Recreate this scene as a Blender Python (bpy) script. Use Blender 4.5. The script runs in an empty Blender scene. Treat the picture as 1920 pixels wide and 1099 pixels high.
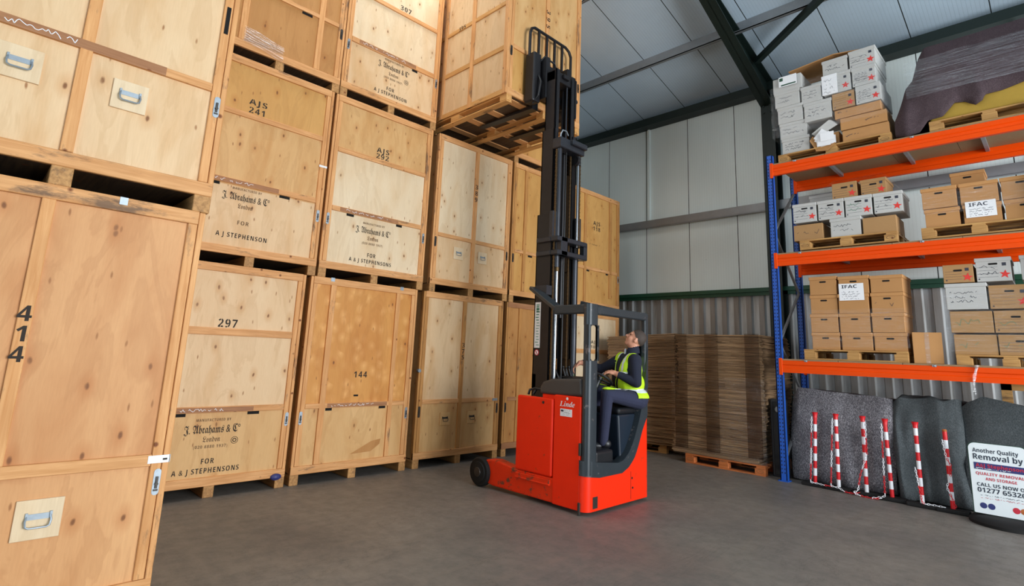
import bpy, bmesh, math, random
from mathutils import Vector, Matrix, noise
random.seed(7)
sc = bpy.context.scene
C = sc.collection
R = math.radians

# ------------------------------------------------------------------ camera, light, exposure
def make_camera():
    yaw, pitch, roll = R(45.423), R(10.707), R(2.446)
    f = Vector((-math.sin(yaw)*math.cos(pitch), math.cos(yaw)*math.cos(pitch), math.sin(pitch)))
    r = Vector((math.cos(yaw), math.sin(yaw), 0)); u = r.cross(f)
    c, s = math.cos(roll), math.sin(roll)
    r2 = c*r+s*u; u2 = -s*r+c*u
    cam = bpy.data.cameras.new('camera'); o = bpy.data.objects.new('camera', cam); C.objects.link(o)
    m = Matrix((r2, u2, -f)).transposed().to_4x4(); m.translation = (0, 0, 1.54)
    o.matrix_world = m
    cam.sensor_width = 36; cam.lens = 1029.9*36/1920; cam.shift_y = -81.5/1920
    cam.clip_start = .05; cam.clip_end = 200
    sc.camera = o
make_camera()
w = bpy.data.worlds.new('sky'); sc.world = w; w.use_nodes = True
w.node_tree.nodes['Background'].inputs[0].default_value = (.75, .87, 1, 1)
w.node_tree.nodes['Background'].inputs[1].default_value = 1.0
def area(name, loc, rot, sx, sy, power, col):
    l = bpy.data.lights.new(name, 'AREA'); l.shape = 'RECTANGLE'; l.size = sx; l.size_y = sy; l.energy = power; l.color = col
    o = bpy.data.objects.new(name, l); C.objects.link(o); o.location = loc; o.rotation_euler = rot
    return o
area('daylight_side_doorway', (8.1, 4.3, 2.5), (0, R(90), 0), 5.0, 6.0, 1150, (.93, .97, 1))
area('daylight_rear_doorway', (-2.2, -9.9, 2.6), (R(90), 0, 0), 5.0, 5.0, 320, (.76, .90, 1))
ROOFLIGHT = 7.5
sc.view_settings.view_transform = 'Standard'; sc.view_settings.look = 'None'
sc.view_settings.gamma = 1; sc.view_settings.exposure = 0.35; sc.view_settings.use_curve_mapping = False

# ------------------------------------------------------------------ materials
def s2l(c): return tuple(((x/255)/12.92 if x/255 <= .04045 else ((x/255+.055)/1.055)**2.4) for x in c)
class NT:
    def __init__(s, name):
        s.m = bpy.data.materials.new(name); s.m.use_nodes = True; s.t = s.m.node_tree; s.n = s.t.nodes; s.b = s.n['Principled BSDF']
    def add(s, typ, ins=None, **kw):
        n = s.n.new(typ)
        for k, v in kw.items(): setattr(n, k, v)
        for k, v in (ins or {}).items(): s.set(n, k, v)
        return n
    def set(s, n, k, v):
        i = n.inputs[k]
        if isinstance(v, bpy.types.NodeSocket): s.t.links.new(v, i)
        elif isinstance(v, bpy.types.Node): s.t.links.new(v.outputs[0], i)
        else: i.default_value = v
    def coord(s, scale=(1, 1, 1), rnd=False, loc=(0, 0, 0), out='Object'):
        tc = s.add('ShaderNodeTexCoord')
        v = tc.outputs[out]
        if rnd:
            oi = s.add('ShaderNodeObjectInfo')
            mm = s.add('ShaderNodeVectorMath', {0: (37., 53., 71.)}, operation='SCALE'); s.t.links.new(oi.outputs['Random'], mm.inputs['Scale'])
            v = s.add('ShaderNodeVectorMath', {0: v, 1: mm.outputs[0]}, operation='ADD').outputs[0]
        mp = s.add('ShaderNodeMapping', {'Vector': v, 'Scale': scale, 'Location': loc})
        return mp.outputs[0]
    def flat(s, su, sz, loc=(0, 0, 0)):
        sp = s.add('ShaderNodeSeparateXYZ', {0: s.coord((1, 1, 1), True, loc)})
        cb = s.add('ShaderNodeCombineXYZ', {0: s.math('MULTIPLY', s.math('ADD', sp.outputs[0], sp.outputs[1]), su), 1: s.math('MULTIPLY', sp.outputs[2], sz)})
        wn = s.add('ShaderNodeTexNoise', {'Vector': cb.outputs[0], 'Scale': 9., 'Detail': 3.})
        m = s.add('ShaderNodeMix', data_type='VECTOR'); s.set(m, 0, .03); s.t.links.new(cb.outputs[0], m.inputs[4]); s.t.links.new(wn.outputs['Color'], m.inputs[5])
        return m.outputs[1]
    def noise(s, vec, scale, detail=4, rough=.5, dist=0):
        return s.add('ShaderNodeTexNoise', {'Vector': vec, 'Scale': scale, 'Detail': detail, 'Roughness': rough, 'Distortion': dist}).outputs[0]
    def ramp(s, fac, stops, interp='LINEAR'):
        r = s.add('ShaderNodeValToRGB', {'Fac': fac}); r.color_ramp.interpolation = interp
        e = r.color_ramp.elements
        while len(e) < len(stops): e.new(.5)
        for q, (p, c) in zip(e, stops): q.position = p; q.color = (*c, 1) if len(c) == 3 else c
        return r.outputs[0]
    def mix(s, fac, a, b, mode='MIX'):
        n = s.add('ShaderNodeMix', data_type='RGBA', blend_type=mode)
        for k, v in ((0, fac), (6, a), (7, b)):
            if isinstance(v, (tuple, list)): v = (*v, 1) if len(v) == 3 else v
            s.set(n, k, v)
        return n.outputs[2]
    def math(s, op, a, b=0.): return s.add('ShaderNodeMath', {0: a, 1: b}, operation=op).outputs[0]
    def bump(s, h, strength=.3, dist=.01):
        n = s.add('ShaderNodeBump', {'Height': h, 'Strength': strength, 'Distance': dist}); s.set(s.b, 'Normal', n.outputs[0])
    def fin(s, col=None, rough=.6, metal=0., spec=.5):
        if col is not None:
            if isinstance(col, (tuple, list)): col = (*col, 1) if len(col) == 3 else col
            s.set(s.b, 'Base Color', col)
        s.set(s.b, 'Roughness', rough); s.set(s.b, 'Metallic', metal); s.set(s.b, 'Specular IOR Level', spec)
        return s.m
def plain(name, rgb, rough=.6, metal=0., spec=.5, var=.12, scale=14, wear=None, wamt=.62, bump=0):
    """painted or moulded surface with gentle mottling and, optionally, worn patches"""
    t = NT(name); c = s2l(rgb); v = t.coord(rnd=True)
    n = t.noise(v, scale, 5, .6)
    col = t.mix(n, tuple(x*(1-var) for x in c), tuple(min(1, x*(1+var)) for x in c))
    if wear:
        n2 = t.noise(t.coord((1, 1, 1), True, (3, 1, 2)), 9, 8, .7)
        f = t.ramp(n2, [(wamt, (0, 0, 0)), (wamt+.05, (1, 1, 1))])
        col = t.mix(f, col, s2l(wear))
    if bump: t.bump(t.noise(v, 160, 3), bump, .004)
    return t.fin(col, rough, metal, spec)
def plywood(name, light, dark, knot=.5, cloud=0., horiz=False):
    t = NT(name); a, b = s2l(light), s2l(dark)
    g = (1, 1, .28) if not horiz else (1, .28, 1)
    v = t.coord(g, True)
    n1 = t.noise(v, 3.2, 5, .55, .6)
    n2 = t.noise(t.coord((5, 5, .5) if not horiz else (5, .5, 5), True), 22, 3, .6)
    col = t.ramp(n1, [(.3, b), (.5, tuple((x*.35+y*.65) for x, y in zip(b, a))), (.72, a)])
    col = t.mix(t.math('MULTIPLY', n2, .35), col, tuple(x*.7 for x in b))
    if cloud:
        vo = t.add('ShaderNodeTexVoronoi', {'Vector': t.flat(1, .8, (1, 2, 3)), 'Scale': 9., 'Randomness': 1.}, voronoi_dimensions='2D')
        sv = t.add('ShaderNodeSeparateColor', {0: vo.outputs['Color']})
        f = t.math('MULTIPLY', t.ramp(vo.outputs['Distance'], [(.0, (1, 1, 1)), (.2, (.5, .5, .5)), (.55, (0, 0, 0))]), t.ramp(sv.outputs[0], [(.3, (0, 0, 0)), (.7, (1, 1, 1))]))
        col = t.mix(t.math('MULTIPLY', f, cloud), col, tuple(min(1, x*1.35+.1) for x in a))
    vk = t.add('ShaderNodeTexVoronoi', {'Vector': t.flat(1, .55, (4, 9, 2)), 'Scale': 4.2, 'Randomness': .95}, voronoi_dimensions='2D')
    d = vk.outputs['Distance']; sep = t.add('ShaderNodeSeparateColor', {0: vk.outputs['Color']})
    on = t.math('GREATER_THAN', sep.outputs[0], 1-knot)
    k1 = t.math('MULTIPLY', t.ramp(d, [(.025, (.9, .9, .9)), (.055, (0, 0, 0))]), on)
    k2 = t.math('MULTIPLY', t.ramp(d, [(.04, (.55, .55, .55)), (.22, (0, 0, 0))]), on)
    col = t.mix(k2, col, tuple(x*y for x, y in zip(b, (.85, .7, .55))))
    col = t.mix(k1, col, s2l((120, 72, 38)))
    vf = t.add('ShaderNodeTexVoronoi', {'Vector': t.flat(1, .32, (7, 1, 3)), 'Scale': 9.5, 'Randomness': 1.}, voronoi_dimensions='2D')
    sf = t.add('ShaderNodeSeparateColor', {0: vf.outputs['Color']})
    k3 = t.math('MULTIPLY', t.ramp(vf.outputs['Distance'], [(.03, (.85, .85, .85)), (.075, (0, 0, 0))]), t.math('GREATER_THAN', sf.outputs[1], .70))
    col = t.mix(k3, col, s2l((150, 96, 52)))
    fig = t.noise(t.coord((1.5, 1.5, .4) if not horiz else (1.5, .4, 1.5), True, (5, 5, 5)), 2.0, 4, .55, 2.2)
    col = t.mix(t.ramp(fig, [(.52, (0, 0, 0)), (.56, (.32, .32, .32)), (.66, (.12, .12, .12)), (.69, (.36, .36, .36))]), col, tuple(x*.82 for x in b))
    t.bump(n2, .12, .003)
    return t.fin(col, .55, 0, .3)
def timber(name, light, dark, axis='z'):
    t = NT(name); a, b = s2l(light), s2l(dark)
    sc_ = {'z': (6, 6, .35), 'y': (6, .35, 6), 'x': (.35, 6, 6)}[axis]
    v = t.coord(sc_, True); n = t.noise(v, 7, 5, .6, .5)
    col = t.ramp(n, [(.3, b), (.7, a)])
    n2 = t.noise(t.coord((1, 1, 1), True), 2.3, 3)
    col = t.mix(t.ramp(n2, [(.45, (0, 0, 0)), (.75, (.45, .45, .45))]), col, tuple(x*.75 for x in b))
    vk = t.add('ShaderNodeTexVoronoi', {'Vector': t.coord((1, 1, 1), True, (2, 7, 5)), 'Scale': 5.5})
    k = t.ramp(vk.outputs['Distance'], [(.05, (1, 1, 1)), (.1, (0, 0, 0))])
    col = t.mix(k, col, s2l((125, 70, 35)))
    gr = t.noise(t.coord({'z': (1.6, 1.6, .4), 'y': (1.6, .4, 1.6), 'x': (.4, 1.6, 1.6)}[axis], True, (8, 3, 1)), 4.5, 7, .7)
    col = t.mix(t.ramp(gr, [(.58, (0, 0, 0)), (.68, (.8, .8, .8))]), col, s2l((88, 70, 58)))
    t.bump(n, .15, .004)
    return t.fin(col, .6, 0, .3)
def emissive(name, col, strength):
    t = NT(name); t.set(t.b, 'Emission Color', (*col, 1)); t.set(t.b, 'Emission Strength', strength)
    return t.fin((.8, .8, .8), .6)

M = {}
M['ply_pale'] = plywood('ply_pale', (236, 205, 164), (218, 174, 124), .6)
M['ply_white'] = plywood('ply_white', (238, 217, 184), (224, 192, 150), .45)
M['ply_tan'] = plywood('ply_tan', (226, 184, 128), (206, 154, 94), .65)
M['ply_gold'] = plywood('ply_gold', (216, 166, 98), (198, 144, 78), .45)
M['ply_orange'] = plywood('ply_orange', (222, 160, 86), (200, 130, 62), .25, .42)
M['ply_near'] = plywood('ply_near', (226, 172, 118), (198, 136, 84), .75)
M['ply_dark'] = plywood('ply_dark', (198, 144, 86), (178, 122, 66), .4)
M['timber_upright'] = timber('timber_upright', (230, 174, 116), (204, 140, 82), 'z')
M['timber_rail'] = timber('timber_rail', (228, 172, 116), (198, 138, 82), 'y')
M['timber_long'] = timber('timber_long', (228, 176, 110), (198, 140, 78), 'x')
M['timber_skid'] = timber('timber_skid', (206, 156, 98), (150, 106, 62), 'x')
M['timber_dull'] = timber('timber_dull', (205, 150, 88), (172, 116, 60), 'z')
M['timber_brown'] = timber('timber_brown', (178, 128, 88), (150, 100, 66), 'y')
M['pallet_x'] = timber('pallet_wood', (205, 160, 98), (165, 118, 66), 'x')
M['pallet_orange'] = timber('pallet_wood_orange', (205, 120, 66), (170, 92, 46), 'x')
M['under'] = timber('shaded_underside', (104, 80, 58), (66, 50, 36), 'x')  # dark tone puts the shade of the fork gaps into the timber colour
M['dusty_shaded_top'] = plain('dusty_shaded_top', (96, 82, 66), .9, var=.25, scale=5)  # dusty lids, darkened further to paint shade into the gaps above them
M['ink'] = plain('stencil_ink', (44, 34, 26), .8)
M['ink_faint'] = plain('worn_stencil_ink', (112, 84, 56), .8)
M['black_hole'] = plain('dark_slot', (14, 11, 9), .9)
M['zinc'] = plain('zinc_steel', (150, 160, 168), .45, .55, .5, .2, 40)
M['steel_dark'] = plain('dark_fitting', (70, 66, 62), .5, .7)
M['white_tag'] = plain('white_tag', (235, 235, 235), .5, var=.04)
M['red_paint'] = plain('red_orange_paint', (242, 44, 6), .42, 0, .25, .08, 5, (176, 62, 30), .63)
M['red_worn'] = plain('worn_red_orange_paint', (228, 52, 14), .45, 0, .25, .14, 6, (110, 66, 48), .57)
M['mast_black'] = plain('mast_black', (34, 33, 36), .42, .3, .5, .3, 12)
M['mast_edge'] = plain('mast_edge_steel', (58, 60, 66), .35, .5, .5, .25, 20)
M['slate'] = plain('slate_grey_paint', (46, 53, 58), .4, .1, .5, .18, 8, (116, 108, 106), .60)
M['hood'] = plain('grey_hood_plastic', (62, 58, 56), .45, 0, .5, .1, 20)
M['black_plastic'] = plain('black_plastic', (24, 25, 28), .4)
M['rubber'] = plain('black_rubber', (26, 25, 25), .75, 0, .3, .25, 10)
M['chrome'] = plain('chrome', (168, 171, 176), .25, 1, .5, .03)
M['brass'] = plain('chain_oiled', (96, 76, 50), .45, .8)
M['navy_dark'] = plain('dark_blue_panel', (30, 40, 52), .3)
M['blue_rack'] = plain('blue_rack_paint', (22, 82, 176), .42, 0, .5, .12, 10)
M['orange_rack'] = plain('orange_rack_paint', (234, 74, 0), .5, 0, .15, .06, 6)
M['chip'] = plain('chipboard', (150, 122, 88), .8, var=.25, scale=60)
M['green_steel'] = plain('dark_green_steel', (13, 29, 25), .5, .1)
M['green_trim'] = plain('green_trim', (18, 72, 50), .5)
M['galv'] = plain('galvanised', (140, 143, 146), .45, .5, .5, .15, 6)
M['kraft'] = plain('kraft_card', (184, 134, 82), .8, var=.08, scale=5)
M['kraft_dark'] = plain('kraft_card_dull', (170, 130, 84), .8, var=.08, scale=5)
M['white_card'] = plain('white_card', (188, 187, 183), .7, var=.05, scale=5)
M['lid_kraft'] = plain('kraft_lid', (190, 138, 84), .8, var=.06)
M['paper'] = plain('paper', (238, 238, 240), .7, var=.03)
M['star'] = plain('red_star', (220, 52, 44), .6, var=.05)
M['pen'] = plain('pen_ink', (58, 60, 72), .8)
M['pen_green'] = plain('green_pen', (84, 140, 112), .8)
M['red_gloss'] = plain('red_plastic', (214, 26, 34), .35)
M['white_gloss'] = plain('white_plastic', (236, 236, 240), .35, var=.04)
M['sign_white'] = plain('sign_white', (232, 238, 240), .35, var=.02)
M['sign_blue'] = plain('sign_blue', (44, 50, 110), .5)
M['sign_red'] = plain('sign_red', (200, 40, 60), .5)
M['sign_ink'] = plain('sign_ink', (30, 40, 58), .5)
M['foam'] = plain('yellow_foam', (168, 136, 52), .9, var=.1, bump=.2)
M['skin'] = plain('skin', (212, 150, 122), .5, var=.06, scale=30)
M['hair'] = plain('grey_brown_hair', (66, 54, 47), .7, var=.35, scale=90, bump=.6)
M['navy_cloth'] = plain('navy_cloth', (27, 31, 48), .9, var=.25, scale=9, bump=.3)
M['trouser'] = plain('navy_trousers', (42, 45, 68), .9, var=.2, scale=9, bump=.3)
M['lime'] = plain('hi_vis_lime', (198, 240, 30), .65, var=.06)
M['silver_tape'] = plain('reflective_silver', (226, 230, 234), .35, .1, var=.05)
M['shoe'] = plain('black_leather', (22, 22, 26), .4)
M['shirt'] = plain('pale_shirt', (206, 214, 226), .8)
M['eye'] = plain('eye', (40, 30, 26), .2)
M['rooflight'] = emissive('rooflight_sheet', (1, .98, .93), ROOFLIGHT)
def blanket_mat(name, a, b, c, sc_=48):
    t = NT(name); v = t.coord((1, 1, 1), True)
    n = t.noise(t.coord((1.5, 1, .6), True), sc_, 5, .8); n1 = t.noise(v, 4, 4, .6)
    col = t.ramp(n, [(.36, s2l(a)), (.5, s2l(b)), (.64, s2l(c))])
    col = t.mix(t.ramp(n1, [(.35, (0, 0, 0)), (.8, (.5, .5, .5))]), col, s2l(a))
    t.bump(n, .3, .006); return t.fin(col, .95, 0, .1)
M['blanket_grey'] = blanket_mat('grey_fleck_blanket', (62, 60, 64), (112, 109, 114), (188, 184, 188), 85)
M['blanket_slate'] = blanket_mat('slate_blanket', (62, 66, 68), (84, 89, 91), (110, 115, 117), 100)
M['blanket_mauve'] = blanket_mat('mauve_brown_blanket', (64, 53, 56), (80, 67, 71), (98, 84, 88), 120)
def film_mat(name, base, amt, streak=(1, 1, 14)):
    t = NT(name)
    n = t.noise(t.coord(streak, True), 3.5, 6, .7, 1.2)
    f = t.ramp(n, [(.42, (base, base, base)), (.62, (amt, amt, amt)), (.8, (min(1, amt*1.8),)*3)])
    tr = t.add('ShaderNodeBsdfTransparent'); gl = t.add('ShaderNodeBsdfGlossy', {'Color': (.9, .9, .92, 1), 'Roughness': .16})
    bm = t.add('ShaderNodeBump', {'Height': n, 'Strength': .4, 'Distance': .02}); t.set(gl, 'Normal', bm.outputs[0])
    mx = t.add('ShaderNodeMixShader', {0: f, 1: tr.outputs[0], 2: gl.outputs[0]})
    t.t.links.new(mx.outputs[0], t.n['Material Output'].inputs[0]); return t.m
M['film'] = film_mat('stretch_film', .015, .12)
M['film_dense'] = film_mat('dense_stretch_film', .05, .26)
def tint_mat():
    t = NT('dull_film'); n = t.noise(t.coord((1, 1, 20), True), 3, 5, .6)
    tr = t.add('ShaderNodeBsdfTransparent', {'Color': (.74, .71, .69, 1)}); gl = t.add('ShaderNodeBsdfGlossy', {'Color': (.8, .8, .82, 1), 'Roughness': .25})
    mx = t.add('ShaderNodeMixShader', {0: t.ramp(n, [(.5, (.03, .03, .03)), (.8, (.12, .12, .12))]), 1: tr.outputs[0], 2: gl.outputs[0]})
    t.t.links.new(mx.outputs[0], t.n['Material Output'].inputs[0]); return t.m
M['film_dull'] = tint_mat()
M['film_mid'] = film_mat('streaky_stretch_film', .02, .2, (.35, 1, 16))
def sheet_mat():
    t = NT('flat_carton_edges'); oi = t.add('ShaderNodeObjectInfo')
    n = t.noise(t.coord((.6, .6, 60), True), 6, 4, .6)
    col = t.ramp(n, [(.3, s2l((88, 68, 50))), (.48, s2l((146, 116, 84))), (.7, s2l((190, 154, 116)))])
    col = t.mix(t.ramp(oi.outputs['Random'], [(0, (0, 0, 0)), (1, (.75, .75, .75))]), col, s2l((112, 88, 66)))
    t.bump(n, .4, .006); return t.fin(col, .85, 0, .2)
M['sheets'] = sheet_mat()
def panel_mat(name, rgb, axis, period, off):
    """insulated cladding panel: fine ribs and a dark joint every metre"""
    t = NT(name); c = s2l(rgb)
    tc = t.add('ShaderNodeTexCoord'); sp = t.add('ShaderNodeSeparateXYZ', {0: tc.outputs['Object']})
    x = sp.outputs['xyz'.index(axis)]
    fr = t.math('FRACT', t.math('DIVIDE', t.math('SUBTRACT', x, off), period))
    j = t.math('LESS_THAN', fr, .014)
    rb = t.math('FRACT', t.math('DIVIDE', t.math('SUBTRACT', x, off), period/20))
    rib = t.math('LESS_THAN', rb, .09)
    n = t.noise(t.coord((1, 1, .25)), 1.6, 6, .6)
    col = t.mix(n, tuple(v*.88 for v in c), tuple(min(1, v*1.06) for v in c))
    spots = t.noise(t.coord((1, 1, 1)), 26, 2, .5)
    col = t.mix(t.ramp(spots, [(.74, (0, 0, 0)), (.78, (.6, .6, .6))]), col, tuple(v*.55 for v in c))
    col = t.mix(t.math('MULTIPLY', rib, .24), col, tuple(v*.5 for v in c))
    col = t.mix(j, col, (.02, .025, .025))
    t.bump(t.math('ADD', t.math('MULTIPLY', rib, -.3), t.math('MULTIPLY', j, -1.)), .5, .01)
    return t.fin(col, .55, 0, .3)
M['wall_panel'] = panel_mat('wall_panel', (228, 238, 236), 'x', .97, -4.17)
M['roof_panel'] = panel_mat('roof_panel', (180, 198, 212), 'x', .97, -4.20)
def floor_mat():
    t = NT('concrete_floor')
    v = t.coord((1, 1, 1)); n1 = t.noise(v, .55, 6, .6, .5); n2 = t.noise(v, 7, 8, .7); n3 = t.noise(t.coord((1, .12, 1)), 5, 6, .65, .8)
    col = t.ramp(n1, [(.3, s2l((104, 100, 96))), (.7, s2l((136, 128, 118)))])
    col = t.mix(t.ramp(n2, [(.4, (0, 0, 0)), (.75, (.5, .5, .5))]), col, s2l((84, 82, 80)))
    col = t.mix(t.ramp(n3, [(.55, (0, 0, 0)), (.8, (.35, .35, .35))]), col, s2l((140, 128, 112)))
    sc1 = t.noise(t.coord((.25, 2.2, 1)), 3, 10, .75, 2)
    col = t.mix(t.ramp(sc1, [(.495, (0, 0, 0)), (.5, (.28, .28, .28)), (.505, (0, 0, 0))]), col, s2l((160, 152, 142)))
    sc2 = t.noise(t.coord((1.5, .4, 1), loc=(4, 2, 0)), 1.3, 8, .7, 1.2)
    col = t.mix(t.ramp(sc2, [(.495, (0, 0, 0)), (.5, (.6, .6, .6)), (.504, (0, 0, 0))]), col, s2l((70, 66, 62)))
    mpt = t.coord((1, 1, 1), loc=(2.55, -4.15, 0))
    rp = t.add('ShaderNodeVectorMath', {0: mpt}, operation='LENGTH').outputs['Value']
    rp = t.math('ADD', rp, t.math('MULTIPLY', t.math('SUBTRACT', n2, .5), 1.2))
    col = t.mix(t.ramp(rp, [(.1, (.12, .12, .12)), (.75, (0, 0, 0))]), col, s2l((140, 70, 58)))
    t.bump(n2, .12, .004)
    ro = t.ramp(n2, [(.3, (.42, .42, .42)), (.8, (.62, .62, .62))])
    return t.fin(col, ro, 0, .4)
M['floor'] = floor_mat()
def corrug_mat():
    t = NT('corrugated_sheet'); v = t.coord((3, 3, .35)); n = t.noise(v, 3, 5, .65)
    col = t.ramp(n, [(.3, s2l((160, 158, 154))), (.55, s2l((192, 194, 194))), (.8, s2l((210, 212, 212)))])
    tc = t.add('ShaderNodeTexCoord'); sp = t.add('ShaderNodeSeparateXYZ', {0: tc.outputs['Object']})
    fr = t.math('FRACT', t.math('DIVIDE', sp.outputs[0], .2275))
    rib_shade = t.ramp(fr, [(.0, (0, 0, 0)), (.03, (1, 1, 1)), (.46, (1, 1, 1)), (.5, (0, 0, 0))])  # brown shadow of the ribs painted into the sheet colour
    col = t.mix(t.math('MULTIPLY', rib_shade, .6), col, s2l((104, 88, 74)))
    return t.fin(col, .5, .25, .4)
M['corrugated'] = corrug_mat()

# ------------------------------------------------------------------ mesh helpers
class MB:
    def __init__(s): s.v = []; s.f = []; s.mi = []; s.cur = 0
    def add(s, vs, fs):
        k = len(s.v); s.v += [tuple(p) for p in vs]; s.f += [tuple(i+k for i in f) for f in fs]; s.mi += [s.cur]*len(fs); return s
    def box(s, x0, x1, y0, y1, z0, z1):
        x0, x1 = sorted((x0, x1)); y0, y1 = sorted((y0, y1)); z0, z1 = sorted((z0, z1))
        return s.add([(x0, y0, z0), (x1, y0, z0), (x1, y1, z0), (x0, y1, z0), (x0, y0, z1), (x1, y0, z1), (x1, y1, z1), (x0, y1, z1)],
                     [(3, 2, 1, 0), (4, 5, 6, 7), (0, 1, 5, 4), (1, 2, 6, 5), (2, 3, 7, 6), (3, 0, 4, 7)])
    def prism(s, pts, axis, a, b):
        """polygon pts (two coordinates in axis order) extruded along axis from a to b"""
        def P(p, c): return {'x': (c, p[0], p[1]), 'y': (p[0], c, p[1]), 'z': (p[0], p[1], c)}[axis]
        n = len(pts); vs = [P(p, a) for p in pts]+[P(p, b) for p in pts]
        return s.add(vs, [tuple(range(n-1, -1, -1)), tuple(range(n, 2*n))]+[(i, (i+1) % n, (i+1) % n+n, i+n) for i in range(n)])
    def cyl(s, p0, p1, r0, r1=None, n=16, cap=True):
        r1 = r0 if r1 is None else r1; p0 = Vector(p0); p1 = Vector(p1); d = (p1-p0).normalized()
        a = d.orthogonal().normalized(); b = d.cross(a)
        vs = [p0+(a*math.cos(t)+b*math.sin(t))*r0 for t in [2*math.pi*i/n for i in range(n)]]+[p1+(a*math.cos(t)+b*math.sin(t))*r1 for t in [2*math.pi*i/n for i in range(n)]]
        fs = [(i, (i+1) % n, (i+1) % n+n, i+n) for i in range(n)]
        if cap: fs += [tuple(range(n-1, -1, -1)), tuple(range(n, 2*n))]
        return s.add(vs, fs)
    def tube(s, pts, r, n=8):
        pts = [Vector(p) for p in pts]; rings = []; up = None
        for i, p in enumerate(pts):
            d = ((pts[min(i+1, len(pts)-1)]-p).normalized()+(p-pts[max(i-1, 0)]).normalized()).normalized()
            a = d.orthogonal().normalized() if up is None else (up-d*up.dot(d)).normalized()
            up = a; b = d.cross(a); rr = r[i] if isinstance(r, (list, tuple)) else r
            rings.append([p+(a*math.cos(2*math.pi*k/n)+b*math.sin(2*math.pi*k/n))*rr for k in range(n)])
        m = len(pts); vs = [q for g in rings for q in g]
        fs = [(i*n+k, i*n+(k+1) % n, (i+1)*n+(k+1) % n, (i+1)*n+k) for i in range(m-1) for k in range(n)]
        fs += [tuple(range(n-1, -1, -1)), tuple(range((m-1)*n, m*n))]
        return s.add(vs, fs)
    def bar(s, p0, p1, wa, wb, up=(0, 0, 1)):
        """rectangular bar, wa wide across, wb thick along up"""
        p0 = Vector(p0); p1 = Vector(p1); d = (p1-p0).normalized(); u = Vector(up); a = d.cross(u).normalized(); u = a.cross(d)
        q = [(-1, -1), (1, -1), (1, 1), (-1, 1)]
        vs = [p+a*(i*wa/2)+u*(j*wb/2) for p in (p0, p1) for i, j in q]
        return s.add(vs, [(3, 2, 1, 0), (4, 5, 6, 7), (0, 1, 5, 4), (1, 2, 6, 5), (2, 3, 7, 6), (3, 0, 4, 7)])
    def ell(s, c, ax, n=14, m=10):
        c = Vector(c); ax = [Vector(a) for a in ax]; vs = [c+ax[2]]
        for j in range(1, m):
            t = math.pi*j/m
            vs += [c+ax[0]*(math.sin(t)*math.cos(2*math.pi*i/n))+ax[1]*(math.sin(t)*math.sin(2*math.pi*i/n))+ax[2]*math.cos(t) for i in range(n)]
        vs.append(c-ax[2]); L = len(vs)-1
        fs = [(0, 1+i, 1+(i+1) % n) for i in range(n)]
        for j in range(m-2):
            a = 1+j*n; fs += [(a+i, a+n+i, a+n+(i+1) % n, a+(i+1) % n) for i in range(n)]
        a = 1+(m-2)*n; fs += [(a+i, L, a+(i+1) % n) for i in range(n)]
        return s.add(vs, fs)
    def sph(s, c, r): return s.ell(c, [(r, 0, 0), (0, r, 0), (0, 0, r)])
    def cap(s, p0, p1, r0, r1, n=14):
        s.cyl(p0, p1, r0, r1, n); s.sph(p0, r0); return s.sph(p1, r1)
    def lathe(s, prof, c, axis=(0, 0, 1), n=24):
        """profile of (radius, height) about axis through c"""
        c = Vector(c); d = Vector(axis).normalized(); a = d.orthogonal().normalized(); b = d.cross(a); vs = []
        for r, h in prof: vs += [c+d*h+(a*math.cos(2*math.pi*i/n)+b*math.sin(2*math.pi*i/n))*r for i in range(n)]
        m = len(prof)
        fs = [(j*n+i, j*n+(i+1) % n, (j+1)*n+(i+1) % n, (j+1)*n+i) for j in range(m-1) for i in range(n)]
        fs += [tuple(range(n-1, -1, -1)), tuple(range((m-1)*n, m*n))]
        return s.add(vs, fs)
    def build(s, name, mat, parent=None, smooth=False, bevel=0, seg=1, off=None):
        me = bpy.data.meshes.new(name); me.from_pydata(s.v, [], s.f)
        mats = mat if isinstance(mat, (list, tuple)) else [mat]
        for q in mats: me.materials.append(M[q] if isinstance(q, str) else q)
        if len(mats) > 1: me.polygons.foreach_set('material_index', s.mi)
        bm = bmesh.new(); bm.from_mesh(me); bmesh.ops.recalc_face_normals(bm, faces=bm.faces); bm.to_mesh(me); bm.free()
        if smooth:
            me.polygons.foreach_set('use_smooth', [True]*len(me.polygons)); me.set_sharp_from_angle(angle=R(40))
        o = bpy.data.objects.new(name, me); C.objects.link(o)
        if parent is not None:
            o.parent = parent
            if off is not None: o.location = off
        if bevel:
            b = o.modifiers.new('bevel', 'BEVEL'); b.width = bevel; b.segments = seg; b.limit_method = 'ANGLE'; b.angle_limit = R(40)
        return o
def tag(o, label, cat, group=None, kind=None):
    o['label'] = label; o['category'] = cat
    if group: o['group'] = group
    if kind: o['kind'] = kind
    return o
def empty(name, loc, rz=0, label=None, cat=None, group=None):
    e = bpy.data.objects.new(name, None); C.objects.link(e); e.location = loc; e.rotation_euler = (0, 0, rz); e.empty_display_size = .1
    if label: tag(e, label, cat, group)
    return e
def struct(o): o['kind'] = 'structure'; return o

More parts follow.
